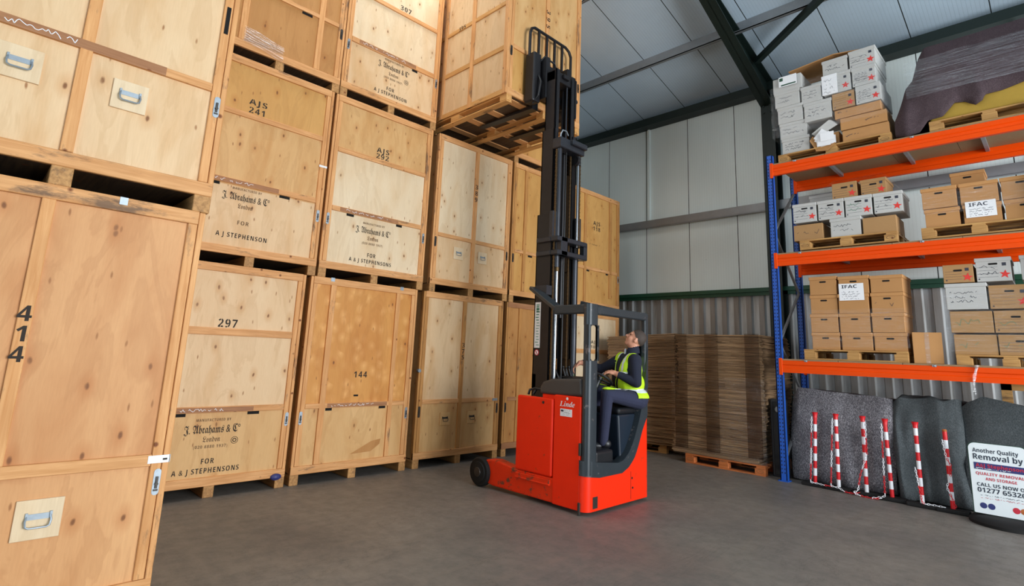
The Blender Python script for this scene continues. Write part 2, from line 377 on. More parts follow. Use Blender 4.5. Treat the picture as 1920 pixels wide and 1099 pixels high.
# text as 2-D outlines, with stencil bridges cut through each letter
_cache = {}
def sans(txt, up, lo, dg):
    return ''.join(chr(up+ord(c)-65) if 'A' <= c <= 'Z' else chr(lo+ord(c)-97) if 'a' <= c <= 'z' else chr(dg+ord(c)-48) if '0' <= c <= '9' else c for c in txt)
def glyphs(txt, stencil):
    raw = txt
    if stencil or txt.isascii(): txt = sans(txt, 0x1D5D4, 0x1D5EE, 0x1D7EC)
    key = (txt, stencil)
    if key in _cache: return _cache[key]
    c = bpy.data.curves.new('lettering', 'FONT'); c.body = txt; c.resolution_u = 3; c.space_character = 1.22 if stencil else 1
    o = bpy.data.objects.new('lettering', c); C.objects.link(o)
    me = bpy.data.meshes.new_from_object(o.evaluated_get(bpy.context.evaluated_depsgraph_get()))
    bpy.data.objects.remove(o); bpy.data.curves.remove(c)
    bm = bmesh.new(); bm.from_mesh(me); bpy.data.meshes.remove(me)
    if stencil and bm.verts:
        isl = []; seen = set()
        for v in bm.verts:
            if v in seen: continue
            st = [v]; g = []; seen.add(v)
            while st:
                q = st.pop(); g.append(q)
                for e in q.link_edges:
                    z = e.other_vert(q)
                    if z not in seen: seen.add(z); st.append(z)
            isl.append((min(p.co.x for p in g), max(p.co.x for p in g)))
        ch = [c for c in raw if c != ' ']; isl.sort(); ok = len(ch) == len(isl)
        for q, (a, b) in enumerate(isl):
            if b-a < .3 or (ok and ch[q] not in 'OARPSBDCGQU02356898'): continue
            m = (a+b)/2; g = .028
            for x in (m-g, m+g):
                bmesh.ops.bisect_plane(bm, geom=bm.verts[:]+bm.edges[:]+bm.faces[:], plane_co=(x, 0, 0), plane_no=(1, 0, 0))
            dead = [f for f in bm.faces if abs(f.calc_center_median().x-m) < g*.98 and abs(f.calc_center_median().y-.34) > .16]
            bmesh.ops.delete(bm, geom=dead, context='FACES')
    vs = [(v.co.x, v.co.y) for v in bm.verts]; bm.verts.index_update(); fs = [[v.index for v in f.verts] for f in bm.faces]; bm.free()
    _cache[key] = (vs, fs); return vs, fs
def text(name, txt, o, right, up, h, mat, parent, align='L', width=None, stencil=True, off=None):
    """lettering with cap height h lying in the plane (right, up) at o; width squeezes it to that length"""
    o = Vector(o); right = Vector(right); up = Vector(up)
    vs, fs = glyphs(txt, stencil); k = h/.69
    x0 = min(v[0] for v in vs); x1 = max(v[0] for v in vs); kx = k if width is None else width/(x1-x0)
    L = (x1-x0)*kx; sx = {'L': 0, 'C': -L/2, 'R': -L}[align]
    b = MB(); b.add([o+right*((v[0]-x0)*kx+sx)+up*(v[1]*k) for v in vs], fs)
    me = bpy.data.meshes.new(name); me.from_pydata(b.v, [], b.f); me.materials.append(M[mat])
    ob = bpy.data.objects.new(name, me); C.objects.link(ob); ob.parent = parent
    if off is not None: ob.location = off
    return ob
def scribble(b, o, right, up, w, h, rows, rnd, th=.0035):
    """rows of pen strokes like handwriting"""
    o = Vector(o); right = Vector(right); up = Vector(up)
    for r in range(rows):
        y = h*(1-(r+.5)/rows); x = 0; a = h/rows*.32; L = w*rnd.uniform(.65, 1)
        px, py = 0, y
        while x < L:
            x += rnd.uniform(.3, .8)*a*1.2
            if rnd.random() < .16: x += a; px, py = x, y; continue
            ny = y+rnd.uniform(-1, 1)*a
            p, q = o+right*px+up*py, o+right*x+up*ny; d = (q-p)
            nrm = (right*(-d.dot(up))+up*d.dot(right)).normalized()*th/2
            b.add([p-nrm, q-nrm, q+nrm, p+nrm], [(0, 1, 2, 3)]); px, py = x, ny

# ------------------------------------------------------------------ the building
CE = lambda y: 6.71+.25*(10-abs(y))          # underside of the roof, ridge over y = 0
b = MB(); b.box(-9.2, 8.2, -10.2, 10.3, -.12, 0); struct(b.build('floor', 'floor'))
def ceil_piece(b, x0, x1, ya, yb):
    b.add([(x0, ya, CE(ya)), (x1, ya, CE(ya)), (x1, yb, CE(yb)), (x0, yb, CE(yb)),
           (x0, ya, CE(ya)+.1), (x1, ya, CE(ya)+.1), (x1, yb, CE(yb)+.1), (x0, yb, CE(yb)+.1)],
          [(0, 1, 2, 3), (7, 6, 5, 4), (0, 4, 5, 1), (1, 5, 6, 2), (2, 6, 7, 3), (3, 7, 4, 0)])
LX = [(-6.14, -5.17)]           # rooflight strip, one panel wide, repeated as an added light on the far slope
LY = (1.6, 6.72)
b = MB(); xs = [-9.2]+[v for p in LX for v in p]+[8.2]
ceil_piece(b, -9.2, 8.2, LY[1], 10.05); ceil_piece(b, -9.2, 8.2, 0, LY[0])
for i in range(0, len(xs), 2): ceil_piece(b, xs[i], xs[i+1], *LY)
ceil_piece(b, -9.2, 8.2, -10.2, -7); ceil_piece(b, -9.2, 8.2, -1.2, 0)
for i in range(0, len(xs), 2): ceil_piece(b, xs[i], xs[i+1], -7, -1.2)
struct(b.build('ceiling', 'roof_panel'))
for i, (xa, xb) in enumerate(LX):
    for k, (ya, yb) in enumerate((LY, (-7, -1.2))):  # the second strip is unseen, added to brighten faces turned towards -Y
        b = MB(); ceil_piece(b, xa+.01, xb-.01, ya+.01, yb-.01); struct(b.build(f'window_and_fill_{i*2+k+1}', 'rooflight'))
b = MB(); b.box(-9.2, 8.2, 10.0, 10.12, 2.85, CE(10)+.05); struct(b.build('wall_back', 'wall_panel'))
b = MB(); pts = []; x = -9.2                  # trapezoidal sheeting below the panels
while x < 8.2:
    pts += [(x, 10.09), (x+.095, 10.09), (x+.115, 10.045), (x+.205, 10.045)]; x += .2275
pts.append((8.2, 10.09))
vs = [(p[0], p[1], 0) for p in pts]+[(p[0], p[1], 2.85) for p in pts]; n = len(pts)
b.add(vs, [(i, i+1, i+1+n, i+n) for i in range(n-1)]); b.box(-9.2, 8.2, 10.11, 10.2, 0, 2.85)
struct(b.build('wall_back_lower', 'corrugated'))
b = MB(); b.box(-9.3, -9.2, -10.2, 10.2, 0, 9.3); struct(b.build('wall_left', 'wall_panel'))
b = MB(); b.box(8.2, 8.3, -10.2, 1.2, 0, 9.3); b.box(8.2, 8.3, 7.4, 10.2, 0, 9.3); b.box(8.2, 8.3, 1.2, 7.4, 5.2, 9.3); struct(b.build('wall_right', 'wall_panel'))
b = MB(); b.box(-9.2, -4.7, -10.2, -10.1, 0, 7); b.box(.3, 8.2, -10.2, -10.1, 0, 7); b.box(-4.7, .3, -10.2, -10.1, 5.2, 7); struct(b.build('wall_front', 'wall_panel'))
b = MB(); b.box(-9.2, 8.2, 9.93, 10.0, 2.80, 2.87); b.box(-9.2, 8.2, 9.97, 10.0, 2.74, 2.80); struct(b.build('trim_1', 'green_trim'))
b = MB(); b.box(-9.2, 8.2, 9.86, 10.0, 4.37, 4.395); b.box(-9.2, 8.2, 9.86, 9.875, 4.245, 4.37); b.box(-9.2, 8.2, 9.86, 9.9, 4.235, 4.25); struct(b.build('trim_2', 'galv'))   # sheeting rail
b = MB(); b.box(-6.045, -6.0, 9.955, 10.0, 4.4, 6.6); b.box(-.1, -.06, 9.955, 10.0, 4.4, 6.6); struct(b.build('trim_3', 'wall_panel'))
b = MB(); b.box(-9.2, 8.2, 9.74, 9.99, 6.46, 6.62); struct(b.build('eaves_beam', 'green_steel'))
for i, yp in enumerate((8.38, 6.55, 4.7, 2.9, 1.1)):
    b = MB(); z = CE(yp)
    b.box(-9.2, 8.2, yp-.008, yp+.008, z-.2, z); b.box(-9.2, 8.2, yp-.06, yp, z-.2, z-.185); b.box(-9.2, 8.2, yp, yp+.06, z-.02, z)
    b.box(-9.2, 8.2, yp-.06, yp-.05, z-.2, z-.17)
    struct(b.build('roof_purlin', 'galv'))
def frame(x0):                                # portal frame: column, haunched rafter
    x1 = x0+.22; xm = (x0+x1)/2
    b = MB(); b.box(x0, x1, 9.72, 9.74, 0, 6.2); b.box(x0, x1, 9.97, 9.99, 0, 6.6); b.box(xm-.008, xm+.008, 9.74, 9.97, 0, 6.6)
    struct(b.build('column', 'green_steel'))
    b = MB(); lo = lambda y: 6.09+.40*(9.86-y) if y > 7.0 else 7.234+.25*(7.0-y)
    ys = [9.86, 8.4, 7.0, 0.0]
    for ya, yb in zip(ys, ys[1:]):
        for dz0, dz1, xa, xb in ((0, .02, x0, x1),):
            b.add([(xa, ya, lo(ya)), (xb, ya, lo(ya)), (xb, yb, lo(yb)), (xa, yb, lo(yb)), (xa, ya, lo(ya)+.02), (xb, ya, lo(ya)+.02), (xb, yb, lo(yb)+.02), (xa, yb, lo(yb)+.02)],
                  [(0, 1, 2, 3), (4, 5, 6, 7), (0, 1, 5, 4), (1, 2, 6, 5), (2, 3, 7, 6), (3, 0, 4, 7)])
        t = lambda y: CE(y)-.16
        b.add([(xm-.008, ya, lo(ya)), (xm+.008, ya, lo(ya)), (xm+.008, yb, lo(yb)), (xm-.008, yb, lo(yb)), (xm-.008, ya, t(ya)), (xm+.008, ya, t(ya)), (xm+.008, yb, t(yb)), (xm-.008, yb, t(yb))],
              [(0, 1, 2, 3), (4, 5, 6, 7), (0, 1, 5, 4), (1, 2, 6, 5), (2, 3, 7, 6), (3, 0, 4, 7)])
        b.add([(x0, ya, t(ya)), (x1, ya, t(ya)), (x1, yb, t(yb)), (x0, yb, t(yb)), (x0, ya, t(ya)+.02), (x1, ya, t(ya)+.02), (x1, yb, t(yb)+.02), (x0, yb, t(yb)+.02)],
              [(0, 1, 2, 3), (4, 5, 6, 7), (0, 1, 5, 4), (1, 2, 6, 5), (2, 3, 7, 6), (3, 0, 4, 7)])
    for k in range(3): b.cyl((x0+.05, 9.70, 6.02+k*.12), (x0+.05, 9.74, 6.02+k*.12), .018, n=8); b.cyl((x1-.05, 9.70, 6.02+k*.12), (x1-.05, 9.74, 6.02+k*.12), .018, n=8)
    struct(b.build('roof_beam', 'green_steel'))
frame(-3.55); frame(2.6)
b = MB(); b.bar((-3.33, 9.05, 6.70), (.6, 6.5, 7.33), .09, .09); struct(b.build('roof_beam_brace', 'green_steel'))

# ------------------------------------------------------------------ storage crates
RT, UP = (0, 1, 0), (0, 0, 1)
def latch(root, y, z, dark=False):
    b = MB(); n = 10; pts = []
    for i in range(n+1): t = math.pi*i/n; pts.append((y+.018*math.cos(t), z+.055+.018*math.sin(t)))
    for i in range(n+1): t = math.pi+math.pi*i/n; pts.append((y+.018*math.cos(t), z-.055+.018*math.sin(t)))
    b.prism(pts, 'x', -.004, .003)
    o = b.build('latch', 'steel_dark' if dark else 'zinc', root)
    b = MB(); b.box(.002, .012, y-.006, y+.006, z-.035, z+.03); b.cyl((.002, y, z-.01), (.016, y, z-.01), .009, n=10); b.box(.002, .006, y-.012, y+.012, z-.05, z-.04)
    b.build('lever', 'steel_dark', o)
def handle_plate(root, y, z, s, big=True, dark=False):
    k = .88 if big else .75
    b = MB(); b.box(-.02, -.006, y-s/2, y+s/2, z-s/2, z+s/2)
    o = b.build('handle_plate', 'ply_white' if not dark else 'ply_tan', root, bevel=.002)
    b = MB(); b.box(-.006, -.003, y-.06*k, y+.06*k, z+.0, z+.032*k); h = .055*k
    b.box(-.006, .004, y-.062*k, y-.05*k, z+.005, z+.04*k); b.box(-.006, .004, y+.05*k, y+.062*k, z+.005, z+.04*k)
    b.tube([(0, y-.055*k, z+.022*k), (.012, y-.06*k, z-.005), (.015, y-.055*k, z-h*.6), (.015, y-.04*k, z-h*.75), (.015, y+.04*k, z-h*.75), (.015, y+.055*k, z-h*.6), (.012, y+.06*k, z-.005), (0, y+.055*k, z+.022*k)], .0052*k, 8)
    b.build('handle', 'zinc' if not dark else 'steel_dark', o, smooth=True)
def makers(root, yc, zt, wide, faint=False, phone=True, seal=True):
    ik = 'ink_faint' if faint else 'ink'
    text('stencil_lettering', 'MANUFACTURED BY', (-.017, yc, zt+.135), RT, UP, .026, 'ink_faint', root, 'C', wide*.62)
    text('stencil_lettering', '\U0001D575. \U0001D56C\U0001D587\U0001D597\U0001D586\U0001D58D\U0001D586\U0001D592\U0001D598 & \U0001D56E\u00ba', (-.017, yc, zt+.02), RT, UP, .075, ik, root, 'C', wide, False)
    text('stencil_lettering', '\U0001D577\U0001D594\U0001D593\U0001D589\U0001D594\U0001D593', (-.017, yc, zt-.065), RT, UP, .05, 'ink_faint', root, 'C', wide*.31, False)
    if phone: text('stencil_lettering', '(020 8880 1937)', (-.017, yc, zt-.125), RT, UP, .028, 'ink_faint', root, 'C', wide*.6)
    if seal:
        b = MB(); y, z = yc+wide*.42, zt-.065
        for r0, r1 in ((.036, .031), (.02, .012)):
            n = 20
            for i in range(n):
                a, c = 2*math.pi*i/n, 2*math.pi*(i+1)/n
                b.add([(-.0175, y+r*math.cos(q), z+r*math.sin(q)) for q, r in ((a, r0), (c, r0), (c, r1), (a, r1))], [(0, 1, 2, 3)])
        b.build('round_stamp', 'ink', root)
def crate(label, x, ya, yb, zb, rails, battens=(), up='ply_pale', lo='ply_pale', fr='timber_upright', frr='timber_rail', h=2.345, d=2.13,
          lift=False, split=.88, slots=(), latches=(.72,), latch_dark=False, rail_cut=None, body='ply_tan', tape=None):
    w_ = yb-ya; root = empty('storage_crate', (x, ya, zb), 0, label, 'crate', 'stacked storage crates')
    b = MB(); b.box(-d, -.03, .006, w_-.006, .125, h-.012); b.build('crate_body', body, root)
    b = MB(); b.box(-d, -.022, .004, w_-.004, h-.012, h-.004); b.build('crate_lid', 'dusty_shaded_top', root)
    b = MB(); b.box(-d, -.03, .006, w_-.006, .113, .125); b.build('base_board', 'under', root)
    zm = split
    b = MB(); b.box(-.032, -.019, .03, w_-.03, zm-.02, h-.04); b.build('upper_panel', up, root)
    b = MB(); b.box(-.032, -.019, .03, w_-.03, .14, zm-.02); b.build('lower_panel', lo, root)
    for s in (0, 1):
        q = (lambda a: a) if not s else (lambda a: w_-a)
        b = MB(); b.box(-.06, 0, q(0), q(.034), .11, h-.004); b.build('corner_post', fr, root, bevel=.004)
        b = MB(); b.box(-.022, 0, q(.038), q(.09), .2, h-.085); b.build('stile', fr, root, bevel=.003)
    b = MB(); b.box(-.022, .001, .036, w_-.036, h-.084, h); b.build('top_rail', frr, root, bevel=.003)
    b = MB(); b.box(-.03, .004, 0, w_, .11, .198); b.build('bottom_rail', frr, root, bevel=.004)
    for z0, z1 in rails:
        b = MB(); b.box(-.022, 0, .092, w_-.092, z0, z1); b.build('cross_rail', frr, root, bevel=.003)
    for y0, y1, z0, z1 in battens:
        b = MB(); b.box(-.022, .0015, y0, y1, z0, z1); b.build('batten', fr, root, bevel=.003)
    if tape:
        y0, y1, z0, z1 = tape
        b = MB(); b.box(.0, .0025, y0, y1, z0, z1); o = b.build('tape_strip', 'timber_brown', root)
        b = MB(); rn = random.Random(int(ya*100)); scribble(b, (.0035, y0+.05, z0), RT, UP, (y1-y0)*.8, (z1-z0), 1, rn, .004); b.build('chalk_lettering', 'paper', o)
    for y0, y1 in slots:
        b = MB(); b.box(-.02, -.015, y0, y1, rails[0][0]-.032, rails[0][0]-.002); b.build('hand_slot', 'black_hole', root)
    for z in latches:
        latch(root, .05, z, latch_dark); latch(root, w_-.05, z, latch_dark)
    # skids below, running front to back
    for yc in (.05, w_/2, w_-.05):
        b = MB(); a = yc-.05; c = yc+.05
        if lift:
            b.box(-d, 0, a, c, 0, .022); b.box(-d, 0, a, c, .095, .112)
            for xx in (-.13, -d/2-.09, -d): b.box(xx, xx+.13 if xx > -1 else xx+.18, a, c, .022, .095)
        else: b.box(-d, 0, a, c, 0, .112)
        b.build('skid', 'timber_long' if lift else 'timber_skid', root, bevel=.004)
    return root, w_
HR = [(.82, .88), (1.60, 1.675)]
Z1, Z2, Z3 = 0, 2.345, 4.69
# near pair of crates, standing forward of the row
r, w_ = crate('near crate marked 414 with handle plate, standing on the floor', -3.84, -.51, 1.01, Z1, [(.81, .875)], [(.72, .78, .875, 2.262)], up='ply_near', lo='ply_near')
for k, ch in enumerate('414'): text('stencil_lettering', ch, (.003, .745, 1.6-k*.105), RT, UP, .078, 'ink', r, 'C')
handle_plate(r, .96, .60, .195); handle_plate(r, .50, .60, .195)
b = MB(); b.box(.0, .004, w_-.11, w_+.001, .825, .868); b.box(-.03, .004, w_-.002, w_+.003, .825, .868); o = b.build('white_tag', 'white_tag', r); b = MB(); b.box(.004, .005, w_-.035, w_-.012, .84, .85); b.build('tag_print', 'ink', o)
b = MB(); b.box(-.01, .004, 1.06, 1.1, 2.30, 2.345); b.build('clip', 'zinc', r)
r, w_ = crate('near crate with two pale handle plates, stacked above crate 414', -3.85, -.49, 1.03, Z2, [(.82, .875)], [(.73, .79, .2, 2.262)], up='ply_pale', lo='ply_pale', tape=(.10, 1.16, .82, .875), latches=(.72,))
handle_plate(r, .495, .63, .19); handle_plate(r, 1.0, .62, .18)
b = MB(); b.box(-.002, .004, w_-.075, w_-.05, 1.25, 1.45); b.build('black_strip', 'black_hole', r)
# the long row
XR = -6.234
r, w_ = crate('crate marked 297 with ink maker stencil, on floor between 414 and 144', XR, 1.27, 2.79, Z1, HR, up='ply_pale', lo='ply_tan', slots=((.36, .46), (1.05, 1.17)), tape=(.35, 1.1, .825, .872))
text('stencil_lettering', '297', (.002-.02, .64, 1.685), RT, UP, .082, 'ink', r, 'L', .19)
makers(r, .73, .60, .53)
text('stencil_lettering', 'FOR', (-.017, .66, .325), RT, UP, .048, 'ink', r, 'L', .12); text('stencil_lettering', 'A & J STEPHENSONS', (-.017, .41, .235), RT, UP, .048, 'ink', r, 'L', .62)
b = MB(); b.ell((.012, w_-.1, .12), [(.03, 0, 0), (0, .06, 0), (0, 0, .035)]); b.build('dark_wrap_scrap', 'sign_blue', r)
r, w_ = crate('crate marked AJS 241, middle of its stack above crate 297', XR, 1.37, 2.89, Z2, [(.875, .935), (1.66, 1.72)], up='ply_tan', lo='ply_pale', slots=((.30, .36), (1.0, 1.12)), tape=(.25, .98, .88, .93))
b = MB(); b.box(-.032, -.0185, .09, w_-.09, 1.72, 2.262); b.build('top_panel', 'ply_gold', r)
text('stencil_lettering', 'AJS', (-.017, .54, 1.835), RT, UP, .062, 'ink', r, 'L', .20); text('stencil_lettering', '241', (-.017, .55, 1.735), RT, UP, .066, 'ink', r, 'L', .17)
makers(r, .65, .69, .5, phone=False, seal=False)
text('stencil_lettering', 'FOR', (-.017, .59, .445), RT, UP, .042, 'ink_faint', r, 'L', .12); text('stencil_lettering', 'A J STEPHENSON', (-.017, .39, .295), RT, UP, .048, 'ink', r, 'L', .53)
b = MB(); b.box(0, .003, w_-.1, w_, 1.33, 1.355); b.build('white_tag', 'white_tag', r)
r, w_ = crate('dull brown crate with loose plastic film, topmost above crate 241', XR, 1.42, 2.94, Z3, [(.88, .93)], [(.28, .35, .2, 2.262), (1.16, 1.23, .2, 2.262)], up='ply_dark', lo='ply_dark', slots=((.95, 1.08),), latch_dark=True, latches=(.80,))
b = MB()
for k in range(7): b.tube([(.004+.006*math.sin(k*2+q*.7), .33+q*.075, .36-k*.028-q*.012+.006*math.sin(k+q)) for q in range(7)], .012+.004*(k % 3), 6)
b.build('loose_film', 'film_dense', r, smooth=True)
r, w_ = crate('orange crate marked 144 with three bays, on the floor', XR, 2.85, 4.37, Z1, [(.82, .875)], [(.26, .33, .2, 2.262), (1.19, 1.25, .2, 2.262)], up='ply_orange', lo='ply_tan', fr='timber_upright', slots=((.35, .43), (1.07, 1.16)), tape=(.36, 1.17, .825, .87))
text('stencil_lettering', '144', (-.017, .68, 1.17), RT, UP, .07, 'ink', r, 'L', .18)
b = MB(); b.box(-.018, -.014, .70, .76, .945, .965); b.build('hand_slot', 'black_hole', r)
for y in (.27, 1.26): b = MB(); b.box(-.01, .004, y-.025, y+.025, 2.305, 2.35); b.build('clip', 'zinc', r)
b = MB(); b.add([(-.0165, .72, .27), (-.0165, 1.0, .40), (-.0165, 1.13, .42), (-.0165, 1.12, .36), (-.0165, 1.0, .28)], [(0, 1, 2, 3, 4)]); b.build('scuff_mark', 'ply_dark', r)
r, w_ = crate('crate marked AJS 292, middle of its stack above crate 144', XR, 2.92, 4.44, Z2, [(.84, .90), (1.60, 1.66)], up='ply_white', lo='ply_white', slots=((.30, .40), (1.03, 1.12)), tape=(.2, 1.05, .845, .895))
b = MB(); b.box(-.032, -.0185, .09, w_-.09, 1.66, 2.262); b.build('top_panel', 'ply_tan', r)
text('stencil_lettering', 'AJS', (-.017, .64, 1.755), RT, UP, .066, 'ink', r, 'L', .19); text('stencil_lettering', '292', (-.017, .64, 1.67), RT, UP, .066, 'ink', r, 'L', .19)
makers(r, .70, .615, .51, seal=False)
text('stencil_lettering', 'FOR', (-.017, .64, .33), RT, UP, .05, 'ink', r, 'L', .12); text('stencil_lettering', 'A & J STEPHENSONS', (-.017, .39, .25), RT, UP, .046, 'ink', r, 'L', .61)
r, w_ = crate('crate marked 307, topmost of its stack beside the lifted crate', XR, 2.95, 4.47, Z3, [(.79, .86), (1.52, 1.58)], up='ply_white', lo='ply_pale', slots=((1.05, 1.14),), tape=(.2, 1.1, .80, .855))
text('stencil_lettering', '307', (-.017, .78, 1.6), RT, UP, .07, 'ink', r, 'L', .18)
makers(r, .76, .61, .50)
text('stencil_lettering', 'FOR', (-.017, .67, .32), RT, UP, .05, 'ink', r, 'L', .12); text('stencil_lettering', 'A J STEPHENSON', (-.017, .48, .245), RT, UP, .048, 'ink', r, 'L', .52)
r, w_ = crate('crate marked 375 upright with two handles, on floor behind forklift wheel', XR, 4.48, 6.01, Z1, [(.82, .875)], [(.72, .785, .2, 2.262)], up='ply_pale', lo='ply_tan', latch_dark=True, fr='timber_dull')
for k, ch in enumerate('375'): text('stencil_lettering', ch, (.003, .753, 1.595-k*.085), RT, UP, .062, 'ink', r, 'C')
handle_plate(r, .50, .61, .17, False, True); handle_plate(r, .99, .61, .17, False, True)
b = MB(); b.cyl((-.02, .0, 1.26), (.02, .0, 1.26), .025, n=12); b.build('clip', 'zinc', r); b = MB(); b.box(.0, .006, w_-.15, w_-.05, .83, .865); b.build('clip', 'zinc', r)
r, w_ = crate('crate marked 389 upright with two handles, directly below the lifted crate', XR, 4.555, 6.075, Z2, [(.81, .865)], [(.73, .80, .2, 2.262)], up='ply_white', lo='ply_pale', latch_dark=True)
for k, ch in enumerate('389'): text('stencil_lettering', ch, (.003, .765, 1.66-k*.1), RT, UP, .068, 'ink', r, 'C')
handle_plate(r, .49, .61, .18, False); handle_plate(r, .965, .61, .18, False)
r, w_ = crate('dull crate on floor between crate 375 and the forklift mast', XR, 6.09, 7.61, Z1, [(.82, .875)], [(.28, .35, .2, 2.262), (1.2, 1.26, .2, 2.262)], up='ply_dark', lo='ply_dark', fr='timber_dull', frr='timber_brown', latch_dark=True)
handle_plate(r, .6, .6, .17, False, True)
r, w_ = crate('golden crate right of crate 389, middle of its stack behind mast', XR, 6.12, 7.64, Z2, [(.82, .875)], [(.28, .35, .2, 2.262), (1.2, 1.26, .2, 2.262)], up='ply_gold', lo='ply_gold', fr='timber_dull', slots=((.42, .52), (1.05, 1.14)), latch_dark=True)
crate('topmost crate mostly hidden behind the lifted crate and mast', XR-.02, 6.13, 7.65, Z3, [(.82, .875)], up='ply_pale', lo='ply_gold', fr='timber_dull')
r, w_ = crate('pale crate stencilled AJ on floor, seen through forklift guard', XR, 7.67, 9.19, Z1, HR, up='ply_white', lo='ply_pale')
text('stencil_lettering', 'AJS', (-.017, .64, 1.785), RT, UP, .055, 'ink', r, 'L', .2); text('stencil_lettering', '104', (-.017, .64, 1.695), RT, UP, .055, 'ink', r, 'L', .2)
r, w_ = crate('golden crate marked AJS 118 at the far end of the row', XR, 7.67, 9.19, Z2, [(.80, .86)], [(.37, .44, .2, 2.262), (1.17, 1.25, .32, 2.262)], up='ply_gold', lo='ply_gold', fr='timber_dull', slots=((.47, .55), (1.08, 1.15)))
text('stencil_lettering', 'AJS', (-.017, .66, 1.70), RT, UP, .075, 'ink', r, 'L', .22); text('stencil_lettering', '118', (-.017, .66, 1.59), RT, UP, .075, 'ink', r, 'L', .22)
b = MB(); scribble(b, (-.017, .5, 1.28), RT, UP, .62, .05, 1, random.Random(3), .005); b.build('faint_writing', 'ink_faint', r)
# the crate on the forks
r, w_ = crate('crate marked 395 lifted high on the forklift forks', -4.85, 4.56, 6.08, 4.765, [(.80, .86)], [(.72, .79, .86, 2.262)], up='ply_tan', lo='ply_gold', lift=True, latches=(.74,), latch_dark=True)
for k, ch in enumerate('395'): text('stencil_lettering', ch, (.003, .72, 1.68-k*.115), (0, 0, -1), (0, 1, 0), .075, 'ink', r, 'L')
for z0, z1 in ((.75, .82), (1.42, 1.48), (2.26, 2.345), (.115, .185)):
    b = MB(); b.box(-2.1, -.07, -.018, .008, z0, z1); b.build('side_rail', 'timber_long', r, bevel=.003)
for x0 in (-2.13, -1.42, -.78, -.08):
    b = MB(); b.box(x0, x0+.075, -.02, .008, .115, 2.345); b.build('side_batten', 'timber_upright', r, bevel=.003)
b = MB(); b.box(-2.1, -.05, -.003, .004, .18, 2.26); b.build('side_panel', 'ply_pale', r)
text('stencil_lettering', '395', (-1.07, -.0205, 1.42), (1, 0, 0), UP, .06, 'ink', r, 'L', .15)
for k in range(5):
    b = MB(); b.box(-.2-k*.44, -.08-k*.44, .02, w_-.02, .098, .114); b.build('base_slat', 'timber_rail', r)

# ------------------------------------------------------------------ reach truck
FX = Vector((-4.0, 5.2, 0)); FO = -FX
fk = empty('reach_truck', FX, 0, 'red orange reach truck with driver, raising crate 395 on its mast', 'forklift')
def fp(b, name, mat, smooth=False, bevel=0, seg=1, parent=None):
    return b.build(name, mat, parent or fk, smooth, bevel, seg, FO if parent is None else None)
BX = -3.50                                     # rear face
for i, (ya, yb) in enumerate(((4.62, 4.76), (5.64, 5.78))):
    b = MB(); b.prism([(-5.05, .22), (-4.97, .31), (-4.82, .325), (-4.5, .285), (-3.9, .285), (-3.9, .04), (-4.85, .04), (-4.98, .06)], 'y', ya, yb)
    fp(b, 'load_leg', 'red_worn', bevel=.015, seg=2)
    b = MB(); yc = ya-.055 if i == 0 else ya+.03
    b.lathe([(.05, -.005), (.06, .0), (.11, .0), (.115, .012), (.15, .012), (.163, .03), (.163, .09), (.15, .1)], (-5.05, yc, .163), (0, 1, 0), 28)
    o = fp(b, 'load_wheel', 'rubber', True)
    b = MB(); b.lathe([(.02, -.012), (.05, -.01), (.055, .0), (.055, .01)], (-5.05, yc, .163), (0, 1, 0), 16); b.build('hub', 'steel_dark', o)
b = MB(); b.box(-4.49, BX-.06, 4.63, 5.77, .05, .27); fp(b, 'chassis', 'red_worn', bevel=.01)
b = MB(); b.box(-4.22, -3.92, 4.68, 5.72, .27, 1.06); fp(b, 'battery_box', 'black_plastic')
b = MB(); b.box(-4.485, -3.955, 4.605, 4.66, .29, 1.085); o = fp(b, 'battery_cover', 'red_paint', bevel=.018, seg=2)
b = MB(); b.lathe([(.014, 0), (.016, .004), (.008, .005)], (-4.09, 4.606, 1.035), (0, -1, 0), 14); b.build('lock', 'black_plastic', o, off=FO*0)
b = MB(); b.box(-4.47, -3.97, 4.597, 4.63, .205, .262); b.box(-4.47, -3.97, 4.59, 4.605, .205, .22); fp(b, 'cover_rail', 'red_worn', bevel=.004)
b = MB(); b.box(-4.15, -3.945, 4.65, 5.7, 1.06, 1.125); fp(b, 'top_ledge', 'red_paint', bevel=.01)
b = MB(); b.box(-3.945, -3.585, 4.615, 4.68, .035, 1.13); fp(b, 'side_panel', 'red_paint', bevel=.012, seg=2)
for z in (.62, .30): b = MB(); b.box(-3.60, -3.575, 4.60, 4.63, z-.06-.24*(z < .5), z+.06-.24*(z < .5)); fp(b, 'hinge', 'steel_dark', bevel=.004)
# hood
b = MB(); b.prism([(-4.18, 1.12), (-4.18, 1.19), (-4.14, 1.25), (-4.02, 1.29), (-3.60, 1.315), (-3.585, 1.13), (-3.9, 1.12)], 'y', 4.635, 4.82)
b.prism([(-4.18, 1.12), (-4.18, 1.19), (-4.14, 1.25), (-4.02, 1.29), (-3.92, 1.297), (-3.90, 1.12)], 'y', 4.80, 5.16)
fp(b, 'hood', 'hood', bevel=.03, seg=3)
b = MB(); b.tube([(-4.44, 4.74, 1.09), (-4.44, 4.76, 1.14), (-4.38, 4.78, 1.16), (-4.25, 4.8, 1.15), (-4.2, 4.85, 1.11)], .014, 8); b.tube([(-4.42, 4.8, 1.09), (-4.40, 4.83, 1.15), (-4.3, 4.86, 1.15), (-4.2, 4.9, 1.13)], .014, 8); fp(b, 'battery_cable', 'black_plastic', True)
